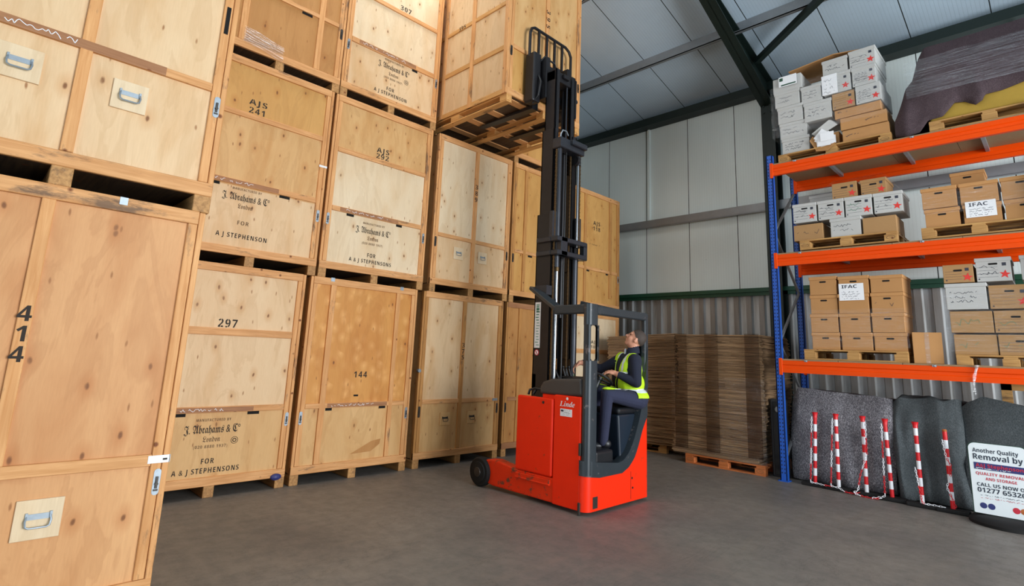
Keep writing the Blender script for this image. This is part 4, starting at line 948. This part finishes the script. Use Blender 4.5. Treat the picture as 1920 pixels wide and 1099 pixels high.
def abox(label, x0, x1, z0, z1, y=8.3, depth=.5, kind='kraft', lid=True, hole=True, star=False, write=0, group='archive boxes on the racking', rz=None, lines=False, sheet=None, green=False):
    seed[0] += 1; rn = random.Random(seed[0]); w_, h = x1-x0-.006, z1-z0-.003
    rz = rn.uniform(-.015, .015) if rz is None else rz
    r = empty('archive_box', (x0+.003, y+rn.uniform(0, .015), z0), rz, label, 'box', group)
    mt = {'kraft': 'kraft', 'white': 'white_card', 'tan': 'kraft_dark'}[kind]; lm = {'kraft': 'lid_kraft', 'white': 'white_card', 'tan': 'kraft_dark'}[kind]
    g = .008 if lid else 0
    b = MB(); b.prism([(g, 0), (w_-g, 0), (w_-g-.001, h-.004), (g+.001, h-.004)], 'y', g, depth-g); b.build('box_body', mt, r, bevel=.003)
    if lid: b = MB(); b.box(0, w_, 0, depth, h-.045, h); b.build('lid', lm, r, bevel=.004)
    f = g-.0015
    if hole:
        b = MB(); n = 6; cx, cz, hw, hh = w_*.5, h-.075, .042, .011; pts = []
        for i in range(n+1): t = -math.pi/2+math.pi*i/n; pts.append((cx+hw-hh+hh*math.cos(t), cz+hh*math.sin(t)))
        for i in range(n+1): t = math.pi/2+math.pi*i/n; pts.append((cx-hw+hh+hh*math.cos(t), cz+hh*math.sin(t)))
        b.prism(pts, 'y', f, f+.003); b.build('hand_hole', 'black_hole', r)
    if star:
        b = MB(); star5(b, (w_*.80, h*.28), .052, f); b.build('red_star', 'star', r)
        b = MB(); b.box(w_*.80-.018, w_*.80+.018, f, f+.001, h*.70-.018, h*.70+.018); b.build('printed_square', 'pen', r)
        b = MB(); b.cyl((.03, f+.001, .03), (.03, f, .03), .008, n=10); b.build('printed_dot', 'pen', r)
    if lines or star:
        b = MB()
        for k in range(4): b.box(.02, w_*.62, f, f+.001, h*(.18+.14*k), h*(.18+.14*k)+.0022)
        b.build('printed_lines', 'pen', r)
    if write:
        b = MB(); scribble(b, (w_*.12, f-.0004, h*.22), (1, 0, 0), UP, w_*(.55 if star else .72), h*.5, write, rn, .004); b.build('handwriting', 'pen_green' if green else 'pen', r)
    if sheet:
        sx0, sx1, sz0, sz1, txt = sheet
        b = MB(); b.box(sx0, sx1, -.004, -.0015, sz0, sz1); o = b.build('paper_sign', 'paper', r)
        if txt: text('sign_lettering', txt, (sx0+(sx1-sx0)*.12, -.0048, sz1-.062), (1, 0, 0), UP, .042, 'pen', o, 'L', (sx1-sx0)*.62, False)
        b = MB(); scribble(b, (sx0+(sx1-sx0)*.12, -.0048, sz0+.01), (1, 0, 0), UP, (sx1-sx0)*.8, (sz1-sz0)*(.52 if txt else .8), 4, rn, .0035); b.build('sign_handwriting', 'pen', o)
    return r
ORD = ['nearest blue upright', 'second from blue upright', 'third from blue upright', 'fourth from blue upright']
# top shelf, first pallet
pallet('pallet under the white boxes on the top shelf', -2.80, -1.38, 8.27, 9.1, 4.481)
G = 'boxes on the top shelf'; TS = 'column next to the blue upright, top shelf'
colA = [(-2.76, -2.365, 4.622, 4.87, 3), (-2.78, -2.39, 4.87, 5.12, 2), (-2.80, -2.43, 5.12, 5.385, 2), (-2.83, -2.46, 5.385, 5.63, 2), (-2.84, -2.43, 5.63, 5.87, 0)]
for (x0, x1, z0, z1, wr), nm in zip(colA, ('lowest', 'second up', 'third up', 'fourth up', 'topmost')):
    abox(f'white box, {nm} in the {TS}', x0, x1, z0, z1, 8.30, .62, 'white', nm != 'topmost', False, False, wr, G)
r = abox('white box with writing under the paper-labelled box, middle of top shelf stack', -2.43, -2.05, 5.05, 5.345, 8.29, .62, 'white', True, False, False, 3, G)
abox('white box with grey writing left of the paper-labelled box, top shelf stack', -2.455, -2.165, 5.345, 5.61, 8.30, .62, 'white', True, False, False, 3, G)
abox('white box, topmost and between star box and open cardboard, top shelf', -2.155, -1.815, 5.69, 5.925, 8.30, .62, 'white', True, False, False, 2, G)
abox('white star box carrying a taped paper sheet, top shelf stack', -2.16, -1.79, 5.385, 5.69, 8.30, .62, 'white', True, False, True, 1, G, sheet=(-.005, .195, .0, .30, None))
abox('brown box with red star above the long kraft cartons, top shelf', -2.05, -1.765, 5.135, 5.38, 8.31, .62, 'tan', False, False, True, 0, G)
abox('white star box, topmost of the end column facing the blanketed load', -1.81, -1.475, 5.68, 5.945, 8.30, .66, 'white', True, False, True, 2, G)
abox('white star box, second down in the end column facing the blanketed load', -1.79, -1.49, 5.40, 5.68, 8.30, .66, 'white', True, False, True, 4, G)
abox('white star box, third down in the end column facing the blanketed load', -1.755, -1.455, 5.13, 5.40, 8.30, .66, 'white', False, False, True, 4, G)
for (x0, x1, z0, z1), nm in (((-2.03, -1.465, 4.985, 5.12), 'upper'), ((-1.965, -1.41, 4.80, 4.98), 'middle'), ((-1.95, -1.395, 4.622, 4.795), 'lowest')):
    abox(f'long printed kraft carton, {nm} of three on the top shelf', x0, x1, z0, z1, 8.30, .66, 'kraft', False, False, False, 0, 'long kraft cartons')
    o = C.objects[-1]
for e in [o for o in C.objects if o.get('group') == 'long kraft cartons']:
    b = MB(); w_ = .36; scribble(b, (.30 if 'middle' in e['label'] else .04, -.002, .06), (1, 0, 0), UP, .2, .05, 1, random.Random(len(e['label'])), .006); b.build('printed_script', 'pen', e)
# torn box with papers and flaps
r = empty('torn_box', (-2.33, 8.30, 4.622), 0, 'torn open white box spilling papers, low on the top shelf', 'box')
b = MB(); b.box(.0, .33, .06, .6, 0, .2); b.build('box_body', 'kraft', r)
b = MB(); b.add([(.0, -.02, .22), (.24, -.05, .36), (.33, .0, .28), (.06, .03, .17), (0, .1, .27), (.25, .1, .41), (.34, .12, .33), (.06, .12, .22)], [(0, 1, 2, 3), (7, 6, 5, 4), (0, 4, 5, 1), (1, 5, 6, 2), (2, 6, 7, 3), (3, 7, 4, 0)]); b.build('torn_lid', 'white_card', r)
b = MB()
rn = random.Random(11)
for k in range(7):
    c = Vector((.20+rn.uniform(-.08, .09), -.015-.007*k, .10+rn.uniform(-.05, .06))); a = rn.uniform(-.9, .9); p = Vector((math.cos(a), rn.uniform(-.15, .1), math.sin(a)))*.085; q = Vector((-math.sin(a), rn.uniform(-.2, .1), math.cos(a)))*.06
    b.add([c-p-q, c+p-q, c+p+q, c-p+q], [(0, 1, 2, 3)])
o = b.build('paper', 'paper', r); so = o.modifiers.new('t', 'SOLIDIFY'); so.thickness = .006
b = MB(); b.add([(.04, -.03, -.06), (.2, -.06, -.09), (.3, -.03, .02), (.1, .0, .05)], [(0, 1, 2, 3)]); b.add([(-.03, -.02, .12), (.05, -.03, -.05), (.07, .0, .05), (.0, .02, .2)], [(0, 1, 2, 3)])
o = b.build('torn_flap', 'kraft', r); so = o.modifiers.new('t', 'SOLIDIFY'); so.thickness = .006
b = MB(); b.add([(0, 0, 0), (.62, -.02, .055), (.98, .02, .02), (1.0, .6, .0), (.6, .6, .04), (.02, .6, 0)], [(0, 1, 4, 5), (1, 2, 3, 4)])
o = b.build('cardboard_sheet', 'kraft'); o.location = (-2.62, 8.36, 5.955); so = o.modifiers.new('t', 'SOLIDIFY'); so.thickness = .012; tag(o, 'loose cardboard sheet lying over the boxes on the top shelf', 'cardboard')
b = MB(); b.box(0, .25, 0, .012, 0, .16); o = b.build('shipping_label', 'paper'); o.location = (-2.74, 8.278, 5.70); tag(o, 'white label with green print on the upper white box by the upright', 'label')
b = MB(); b.box(.01, .06, -.0015, -.0005, .09, .14); b.box(.03, .24, -.0015, -.0005, .01, .03); b.build('green_print', 'green_trim', o)
# film round that load
def wrap(label, x0, x1, y0, y1, z0, z1, mat='film', wob=.015, seedv=1, top=False):
    b = MB(); n = 14; m = 10; per = []
    for i in range(n): per.append((x0+(x1-x0)*i/n, y0))
    for i in range(6): per.append((x1, y0+(y1-y0)*i/6))
    for i in range(n): per.append((x1-(x1-x0)*i/n, y1))
    for i in range(6): per.append((x0, y1-(y1-y0)*i/6))
    k = len(per); cx, cy = (x0+x1)/2, (y0+y1)/2
    for j in range(m+1):
        z = z0+(z1-z0)*j/m
        for x, y in per:
            q = noise.noise(Vector((x*5+seedv, y*5, z*9)))*wob; d = Vector((x-cx, y-cy)).normalized()
            b.v.append((x+d.x*abs(q), y+d.y*abs(q), z+q*.5))
    for j in range(m):
        for i in range(k): b.f.append((j*k+i, j*k+(i+1) % k, (j+1)*k+(i+1) % k, (j+1)*k+i)); b.mi.append(0)
    o = b.build('stretch_film', mat, None, True); return tag(o, label, 'plastic film')
wrap('clear film round the white boxes on the top shelf', -2.865, -1.385, 8.272, 8.99, 4.9, 5.7, 'film')
# middle shelf
pallet('pallet under the starred boxes on the middle shelf', -2.57, -1.41, 8.27, 9.07, 3.122+.028)
G = 'boxes on the middle shelf'; MS = "middle shelf's starred-box pallet"
zb = 3.292
abox(f'brown box, {ORD[0]}, bottom row of {MS}', -2.655, -2.27, zb, 3.53, 8.30, .5, 'tan', False, False, False, 1, G)
abox(f'white box, {ORD[1]}, bottom row of {MS}', -2.185, -1.80, zb, 3.555, 8.29, .5, 'white', True, False, False, 2, G)
abox(f'brown box, {ORD[2]}, bottom row of {MS}', -1.79, -1.41, zb, 3.515, 8.29, .5, 'tan', False, False, False, 0, G)
for k, (x0, x1) in enumerate(((-2.655, -2.33), (-2.33, -1.99), (-1.99, -1.66), (-1.66, -1.325))):
    abox(f'white star box, {ORD[k]}, middle row of {MS}', x0, x1, 3.556, 3.835, 8.285+.01*k, .5, 'white', True, True, True, 2, G, green=k == 2)
abox(f'brown star box at the ragged film edge, top of {MS}', -2.145, -1.835, 3.84, 4.075, 8.36, .45, 'tan', False, True, True, 0, G)
abox(f'brown star box at the open end, top of {MS}', -1.805, -1.495, 3.84, 4.06, 8.36, .45, 'tan', True, True, True, 0, G)
abox(f'white box lying behind the film, top of {MS}', -2.50, -2.17, 3.84, 4.0, 8.55, .3, 'white', True, False, False, 0, G)
b = MB(); nx, ny = 16, 8
for i in range(nx+1):
    for j in range(ny+1):
        x = -2.66+1.3*i/nx; y = 8.29+.6*j/ny; t = i/nx
        z = (3.845+.24*max(0, min(1, (t-.2)/.22)) if t < .42 else 4.085 if t < .9 else 4.085-.22*(t-.9)/.1)+.02*noise.noise(Vector((x*9, y*9, 2)))
        b.v.append((x, y, z if j > 1 else z-.0*(2-j)))
for i in range(nx):
    for j in range(ny): b.f.append((i*(ny+1)+j, (i+1)*(ny+1)+j, (i+1)*(ny+1)+j+1, i*(ny+1)+j+1)); b.mi.append(0)
tag(b.build('stretch_film', 'film_dense', None, True), 'crumpled clear film over the starred boxes on the middle shelf', 'plastic film')
pallet('pallet under the brown boxes on the middle shelf', -1.16, -.06, 8.27, 9.07, 3.15-.007, mark=False)
MB2 = "middle shelf's brown-box pallet"; zb = 3.285
for k, (x0, x1) in enumerate(((-1.125, -.765), (-.75, -.385), (-.375, -.02))):
    abox(f'brown lidded box, {ORD[k]}, bottom row of {MB2}', x0, x1, zb, 3.52, 8.30, .5, 'kraft', True, k != 1, False, 0, G, sheet=(.03, .31, .07, .265, 'IFAC') if k == 1 else None)
    abox(f'brown lidded box, {ORD[k]}, upper row of {MB2}', x0-.015, x1-.01, 3.525, 3.79, 8.30, .5, 'kraft', True, True, False, 0, G)
abox(f'brown lidded box on its own on top, set back, {MB2}', -.86, -.515, 3.795, 4.0, 8.52, .35, 'kraft', True, True, False, 0, G)
wrap('clear film round the brown boxes on the middle shelf', -1.15, -.01, 8.268, 8.83, 3.44, 3.72, 'film', .012, 5)
# lowest shelf
pallet('pallet under the brown boxes on the lowest shelf', -2.59, -1.41, 8.27, 9.07, 1.628, mark=False)
G = 'boxes on the lowest shelf'; LS = "lowest shelf's brown-box pallet"
zz = [1.77, 2.0, 2.25, 2.51, 2.765]; rows = ('bottom', 'second', 'third', 'top')
for j in range(4):
    for k, (x0, x1) in enumerate(((-2.50, -2.145), (-2.145, -1.775), (-1.775, -1.405))):
        dx = random.uniform(-.008, .008)
        abox(f'brown lidded box, {ORD[k]}, {rows[j]} row of {LS}', x0+dx, x1+dx, zz[j], zz[j+1]-(.015*k if j == 3 else 0), 8.30+.012*random.random(), .5, 'kraft', True, True, False, 1 if (j, k) == (2, 2) else 0, G,
             sheet=(.01, .30, -.09, .135, 'IFAC') if (j, k) == (3, 1) else None)
wrap('clear film round the brown boxes on the lowest shelf', -2.515, -1.385, 8.278, 8.84, 1.80, 2.30, 'film', .014, 8)
r = empty('carton', (-1.36, 8.30, 1.628), R(8), 'tall taped carton standing alone between two pallets on the lowest shelf', 'box')
b = MB(); b.box(0, .29, 0, .33, 0, .375); b.build('box_body', 'kraft', r, bevel=.004)
b = MB(); b.box(.12, .165, -.002, 0, 0, .375); b.box(.12, .165, -.002, .33, .375, .377); b.build('parcel_tape', 'film_dense', r)
pallet('pallet under the wrapped boxes on the lowest shelf', -.95, .0, 8.27, 9.07, 1.628-.02, mark=False)
LW = "lowest shelf's plastic-wrapped pallet"
for k, (x0, x1) in enumerate(((-.96, -.57), (-.565, -.19))):
    abox(f'brown box, {ORD[k]}, bottom row of {LW}', x0, x1, 1.75, 1.985, 8.30, .5, 'tan', False, k == 1, False, 1, G, lines=k == 1, green=True)
    abox(f'brown box, {ORD[k]}, second row of {LW}', x0-.015, x1-.015, 2.0, 2.255, 8.30, .5, 'tan', False, k == 1, k == 1, 1, G, green=True)
abox(f'white box with writing, {ORD[0]}, third row of {LW}', -1.0, -.605, 2.27, 2.58, 8.29, .5, 'white', True, False, False, 3, G)
abox(f'brown star box, {ORD[1]}, third row of {LW}', -.60, -.24, 2.27, 2.545, 8.30, .5, 'tan', False, True, True, 0, G)
abox(f'brown star box, {ORD[0]}, top row of {LW}', -1.0, -.71, 2.59, 2.815, 8.32, .5, 'tan', False, True, True, 0, G)
abox(f'white star box, {ORD[1]}, top row of {LW}', -.70, -.37, 2.59, 2.87, 8.32, .5, 'white', True, True, True, 2, G)
abox(f'white box, {ORD[2]}, top row of {LW}', -.31, .03, 2.59, 2.87, 8.32, .5, 'white', True, True, False, 0, G)
wrap('glossy film round the wrapped boxes on the lowest shelf', -1.0, -.0, 8.275, 8.83, 1.78, 2.5, 'film', .016, 12)
b = MB(); b.tube([(-.93, 8.26, 1.66), (-.80, 8.19, 1.61), (-.77, 8.175, 1.60)], .008, 6)
for k in range(3): b.tube([(-.77+.01*k, 8.175, 1.63), (-.785-.01*k, 8.172, 1.5), (-.83+.015*k, 8.172, 1.36-.03*k)], [.012, .01, .006], 6)
b.sph((-.77, 8.17, 1.615), .02); tag(b.build('tied_film_end', 'film_dense', None, True), 'knotted tail of clear film hanging over the lowest orange beam', 'plastic film')
# blanketed load on the top shelf
pallet('pallet under the blanketed load on the top shelf', -.975, .18, 8.27, 9.07, 4.50, mark=False)
b = MB(); b.box(-.97, .3, 8.30, 9.05, 4.642, 5.05); o = b.build('foam_block', 'foam', None, bevel=.03, seg=3); tag(o, 'yellow foam block under the mauve blanket on the top shelf', 'foam')
def drape(name, label, xs, top, front, yf, yt, yb, mat, amp=.02, fold=7., seedv=0, zback=None, nx=60, cat='blanket'):
    """cloth over a load: profile per x runs back edge, top, front fall"""
    b = MB(); prof = 22
    for i in range(nx+1):
        x = xs[0]+(xs[1]-xs[0])*i/nx; zt = interp(top, x); zf = interp(front, x); e = min(1, (i/nx)*9, (1-i/nx)*9+.2)
        e = math.sin(min(1, e)*math.pi/2)
        for j in range(prof+1):
            t = j/prof
            if t < .18: y, z = yb, (zback if zback is not None else zt-.5)+(zt-.03-(zback if zback is not None else zt-.5))*(t/.18)
            elif t < .5: q = (t-.18)/.32; y, z = yb+(yt-yb)*q, zt-.03*(1-q)
            else: q = (t-.5)/.5; y, z = yt+(yf-yt)*math.sin(min(1, q*1.6)*math.pi/2)**1.2, zt+(zf-zt)*q**1.15
            k = max(0, t-.4)*1.6
            f = amp*(math.sin(x*fold*6.28+z*2.2+seedv+1.8*noise.noise(Vector((x*2.5, z*1.7, seedv))))*.55+noise.noise(Vector((x*4.5, z*2.2, seedv)))*1.1+.35*noise.noise(Vector((x*11, z*5, seedv+3))))*k
            z2 = z+.35*amp*noise.noise(Vector((x*5, y*6, seedv+9)))
            b.v.append((x+.5*f, y-f+(1-e)*.06, z2 if j < prof else z))
    w2 = prof+1
    for i in range(nx):
        for j in range(prof): b.f.append((i*w2+j, (i+1)*w2+j, (i+1)*w2+j+1, i*w2+j+1)); b.mi.append(0)
    b.f.append(tuple(range(prof, -1, -1))); b.mi.append(0); b.f.append(tuple(nx*w2+j for j in range(prof+1))); b.mi.append(0)
    o = b.build(name, mat, None, True); so = o.modifiers.new('t', 'SOLIDIFY'); so.thickness = .008
    return tag(o, label, cat)
drape('mauve_blanket', 'mauve brown blanket wrapped over the load on the top shelf', (-1.34, .32),
      [(-1.36, 4.85), (-1.31, 5.0), (-1.22, 5.26), (-1.13, 5.36), (-1.06, 5.62), (-.98, 5.78), (-.67, 5.78), (0, 5.80), (.4, 5.80)],
      [(-1.36, 4.56), (-1.22, 4.50), (-1.07, 4.53), (-.98, 4.66), (-.83, 4.67), (-.70, 4.82), (-.60, 4.81), (-.51, 4.73), (-.44, 4.77), (-.42, 4.83), (-.25, 4.85), (.0, 4.9), (.4, 4.95)],
      8.262, 8.52, 9.1, 'blanket_mauve', .025, 2.3, 3, 4.7, 80)
wrap('clear film stretched round the mauve blanket on the top shelf', -1.17, .30, 8.232, 9.12, 5.0, 5.5, 'film_mid', .02, 21)

# ------------------------------------------------------------------ under the racking
drape('moving_blanket', 'grey flecked moving blanket draped over furniture beside the blue upright', (-2.90, -1.68), [(-2.92, 1.0), (-2.80, 1.24), (-2.05, 1.2), (-1.6, 1.16)], [(-3, .02), (-1, .02)], 8.46, 8.60, 9.15, 'blanket_grey', .055, 1.3, 1, .02)
drape('moving_blanket', 'dark slate moving blanket hanging in folds, middle of the row under racking', (-1.70, -.98), [(-1.75, 1.1), (-1.6, 1.22), (-1.3, 1.22), (-.9, 1.19)], [(-3, .02), (0, .02)], 8.44, 8.60, 9.15, 'blanket_slate', .14, 1.5, 4, .02)
drape('moving_blanket', 'smooth slate moving blanket behind the removals sign under racking', (-1.0, .35), [(-1.02, 1.1), (-.92, 1.2), (-.78, 1.27), (-.43, 1.2), (.4, 1.16)], [(-3, .02), (1, .02)], 8.44, 8.58, 9.15, 'blanket_slate', .04, .8, 7, .02)
b = MB(); b.box(-.66, -.56, 9.3, 9.36, 0, 1.55); b.box(-.66, .2, 9.3, 9.36, 1.35, 1.45); b.box(-.1, 0, 9.3, 9.36, 0, 1.55)
tag(b.build('timber_frame', 'pallet_x'), 'timber frame leaning behind the blankets under the lowest shelf', 'timber')
posts = [(-2.545, 8.27, -2.50, .94, 0), (-2.265, 8.26, -2.25, .945, 1), (-1.955, 8.25, -1.945, .95, 1), (-1.685, 8.22, -1.70, .945, 0), (-1.385, 8.18, -1.39, .945, 1), (-1.105, 8.17, -1.115, .90, 2)]
names = ['nearest the blue upright', 'second from the blue upright', 'third from the blue upright', 'fourth from the blue upright', 'fifth from the blue upright, capped', 'nearest the sign, missing its red cap']
caps = []
for (x, y, xt, zt, typ), nm in zip(posts, names):
    r = empty('barrier_post', (x, y, 0), 0, f'red and white striped barrier post {nm}', 'barrier post', 'striped barrier posts')
    b = MB(); dx = xt-x
    b.prism([(-.15, -.07), (.15, -.07), (.15, .07), (-.15, .07)], 'z', 0, .045); b.build('rubber_base', 'rubber', r, bevel=.012, seg=2)
    b = MB(); n = 9; z0 = .04; L = (zt-.06-z0) if typ < 2 else zt-.03-z0
    for k in range(n):
        b.cur = (k+(0 if typ != 1 else 1)) % 2; a, c = k/n, (k+1)/n
        b.cyl((dx*a, 0, z0+L*a), (dx*c, 0, z0+L*c), .022, n=14)
    b.build('striped_pole', ['red_gloss', 'white_gloss'], r, True)
    b = MB()
    if typ < 2: b.lathe([(.026, 0), (.026, .015), (.024, .02), (.036, .068), (.03, .07)], (dx, 0, zt-.07), (0, 0, 1), 16); b.build('cap', 'red_gloss', r, True)
    else: b.lathe([(.02, 0), (.024, .02), (.016, .03)], (dx, 0, zt-.035), (0, 0, 1), 12); b.build('rusty_tip', 'pallet_orange', r, True)
    caps.append(Vector((xt, y-.03, zt-.06)))
def chain(label, pts):
    pts = [Vector(p) for p in pts]; out = [pts[0]]; st = .026; acc = 0
    dense = []
    for a, c in zip(pts, pts[1:]):
        k = max(2, int((c-a).length/.004)); dense += [a.lerp(c, i/k) for i in range(k)]
    for p in dense:
        if (p-out[-1]).length >= st: out.append(p)
    b = MB()
    for i, (p, q) in enumerate(zip(out, out[1:])):
        d = (q-p).normalized(); s = d.cross(Vector((0, 1, 0))); s = s.normalized() if s.length > .1 else Vector((1, 0, 0)); s = s if i % 2 else d.cross(s).normalized(); m = (p+q)/2
        b.cur = (i//7) % 2
        b.tube([m+d*.017*math.cos(t)+s*.0085*math.sin(t) for t in [2*math.pi*k/8 for k in range(9)]], .0034, 5)
    tag(b.build('plastic_chain', ['white_gloss', 'red_gloss'], None, True), label, 'chain', 'plastic chains between barrier posts')
def fall(p, x, n=6, back=0): return [(p.x-.03+(x-p.x+.03)*i/n, p.y-.012-.05*i/n, p.z+(.055-p.z)*i/n) for i in range(n+1)]
chain('red and white chain from first to second barrier post', fall(caps[0], -2.57)+[(-2.50, 8.20, .052), (-2.42, 8.17, .05), (-2.34, 8.18, .05), (-2.30, 8.20, .052)])
chain('red and white chain from second to third barrier post', fall(caps[1], -2.33)+[(-2.25, 8.17, .05), (-2.16, 8.13, .02), (-2.05, 8.14, .02), (-1.99, 8.18, .052)])
chain('red and white chain from third to fourth barrier post', [(caps[2].x+.035, caps[2].y-.01, caps[2].z), (-1.915, 8.215, .5), (-2.0, 8.205, .25), (-2.03, 8.16, .052), (-2.09, 8.13, .03), (-1.98, 8.12, .01), (-1.85, 8.10, .01), (-1.76, 8.13, .03)])
chain('red and white chain hanging beside fourth barrier post', fall(caps[3], -1.74)+[(-1.80, 8.13, .03), (-1.88, 8.09, .01)])
chain('red and white chain from fifth to sixth barrier post', fall(caps[4]+V(0, 0, -.45), -1.37)+[(-1.30, 8.13, .052), (-1.2, 8.12, .052), (-1.14, 8.13, .052)])
chain('red and white chain twisted down the sixth barrier post', [(-1.14, 8.135, .78), (-1.12, 8.13, .6), (-1.08, 8.135, .5), (-1.10, 8.13, .38), (-1.14, 8.135, .27), (-1.10, 8.13, .16), (-1.07, 8.13, .06)])
# pavement sign
sg = empty('pavement_sign', (-.62, 8.0, 0), 0, 'white removals sign with rounded corners on a round black base', 'sign')
b = MB(); b.lathe([(.34, 0), (.34, .03), (.30, .06), (.2, .075), (.05, .08)], (.0, .05, 0), (0, 0, 1), 40); b.build('base', 'rubber', sg, True)
pts = []
for cx, cz, a0 in ((.195-.06, .80-.06, 0), (-.28+.06, .80-.06, 90), (-.28+.01, .085+.01, 180), (.195-.01, .085+.01, 270)):
    rr = .06 if a0 < 180 else .01
    for i in range(9): t = R(a0+90*i/8); pts.append((cx+rr*math.cos(t), cz+rr*math.sin(t)))
b = MB(); b.prism(pts, 'y', 0, .03); b.build('panel', 'sign_white', sg)
b = MB(); b.prism([(x*1.03+.0, (z-.44)*1.01+.44) for x, z in pts], 'y', .006, .028); b.build('edge_frame', 'green_trim', sg)
X1 = (1, 0, 0); yy = -.002
def st(t, x, z, h, wd, m): text('sign_lettering', t, (x, yy, z), X1, UP, h, m, sg, 'L', wd, False)
st('Another Quality', -.245, .705, .04, .37, 'sign_ink'); st('Removal by', -.245, .632, .055, .40, 'sign_ink')
b = MB(); b.box(-.245, .165, yy, 0, .53, .60); o = b.build('banner', 'sign_blue', sg)
text('sign_lettering', 'A&J Stephenson', (-.23, yy-.002, .555), X1, UP, .034, 'sign_red', sg, 'L', .38, False); b = MB(); scribble(b, (-.23, yy-.002, .532), X1, UP, .38, .02, 1, random.Random(4), .005); b.build('banner_small_print', 'sign_white', sg)
st('QUALITY REMOVALS', -.235, .475, .028, .41, 'sign_red'); st('AND STORAGE', -.16, .425, .028, .25, 'sign_red')
st('CALL US NOW ON', -.235, .36, .034, .415, 'sign_ink'); st('01277 653268', -.235, .30, .045, .42, 'sign_ink')
for z, m in ((.262, 'sign_ink'), (.235, 'sign_red')): b = MB(); scribble(b, (-.235, yy, z), X1, UP, .5, .02, 1, random.Random(9), .003); b.build('small_print', m, sg)
for x, m in ((-.2, 'sign_blue'), (-.135, 'sign_blue'), (.06, 'sign_red'), (.12, 'pallet_orange')): b = MB(); b.lathe([(.03, 0), (.03, .001), (.01, .0015)], (x, -.0002, .165), (0, -1, 0), 18); b.build('badge', m, sg)

# ------------------------------------------------------------------ stacks of flat cartons
def sheet_mesh(L, D, th, sd):
    rn = random.Random(sd); b = MB(); n = 12; top = []; 
    f = [(-L/2+L*i/n, -D/2+rn.uniform(-.012, .012)) for i in range(n+1)]
    k = [(L/2+rn.uniform(-.006, .012), -D/2+D*i/8) for i in range(1, 8)]
    bk = [(L/2-L*i/n, D/2) for i in range(n+1)]; lf = [(-L/2+rn.uniform(-.012, .006), D/2-D*i/8) for i in range(1, 8)]
    per = f+k+bk+lf; b.prism(per, 'z', 0, th)
    me = bpy.data.meshes.new('flat_carton'); me.from_pydata(b.v, [], b.f); me.materials.append(M['sheets'])
    bm = bmesh.new(); bm.from_mesh(me); bmesh.ops.recalc_face_normals(bm, faces=bm.faces); bm.to_mesh(me); bm.free(); return me
def stack(cx, cy, rz, L, D, z0, z1, th, label, group, lean, sd, droop=0):
    ms = [sheet_mesh(L, D, th*(.72+.05*i), sd+i) for i in range(6)]; rn = random.Random(sd); n = int((z1-z0)/th)
    for i in range(n):
        o = bpy.data.objects.new('flat_carton', rn.choice(ms)); C.objects.link(o); t = i/n
        dx, dy = lean(t); c, s = math.cos(rz), math.sin(rz); dx += rn.uniform(-.02, .02); dy += rn.uniform(-.012, .012)
        o.location = (cx+dx*c-dy*s, cy+dx*s+dy*c, z0+i*th); o.rotation_euler = (0, -droop*t, rz+rn.uniform(-.012, .012)+(math.pi if rn.random() < .5 and not droop else 0))
        tag(o, label, 'flattened carton', group)
pallet('orange toned pallet on the floor under the film-wrapped carton stack', -4.38, -3.18, 8.27, 9.3, 0, 'pallet_orange', True, 'floor pallets')
stack(-3.87, 8.85, 0, 1.34, 1.12, .145, 1.965, .0195, 'flattened brown carton in the film-wrapped stack beside the blue racking', 'cartons in the wrapped stack',
      lambda t: (.06*math.sin(t*3.3-.3)-.03+.05*(t-.3), -.012*math.sin(t*4)), 50)
wrap('clear stretch film round the carton stack beside the racking', -4.585, -3.145, 8.262, 9.45, .14, 1.32, 'film', .035, 31)
for xx, nm in ((-4.43, 'edge next to the unwrapped carton stack'), (-3.92, 'middle of its front'), (-3.30, 'edge next to the racking')):
    b = MB(); b.box(xx-.1, xx+.11, 8.250, 8.254, .22, 1.97); tag(b.build('film_band', 'film_dull'), f'upright darker film band on the wrapped carton stack, {nm}', 'plastic film', 'film bands on the wrapped stack')
pr = R(-24)
pallet('pallet on the floor under the carton stack behind the driver', -5.93, -4.93, 8.52, 9.42, 0, 'pallet_x', False, 'floor pallets', R(11))
stack(-5.42, 9.04, R(11), 1.24, 1.0, .145, 1.965, .0195, 'flattened brown carton in the unwrapped stack behind the reach truck driver', 'cartons in the unwrapped stack',
      lambda t: (.025*math.sin(t*5), -.01*math.sin(t*3)), 90, .065)
# black dolly on its edge
r = empty('castor_dolly', (-3.04, 8.42, 0), 0, 'black dolly stood on edge between wrapped cartons and blue upright', 'dolly')
b = MB(); b.box(-.1, .12, 0, .10, .0, 1.06); b.build('deck', 'black_plastic', r, bevel=.02, seg=2)
b = MB(); b.box(-.06, .1, -.02, 0, .03, 1.02); b.build('pad', 'rubber', r, bevel=.01)
for x, z in ((.03, .92), (.065, .16)):
    b = MB(); b.box(x-.03, x+.03, -.03, -.02, z-.035, z+.035); o = b.build('castor', 'steel_dark', r)
    b = MB(); b.lathe([(.012, -.014), (.036, -.014), (.04, -.008), (.04, .008), (.036, .014), (.012, .014)], (x, -.05, z), (.25, 1, 0), 20); b.build('castor_wheel', 'zinc', o, True)
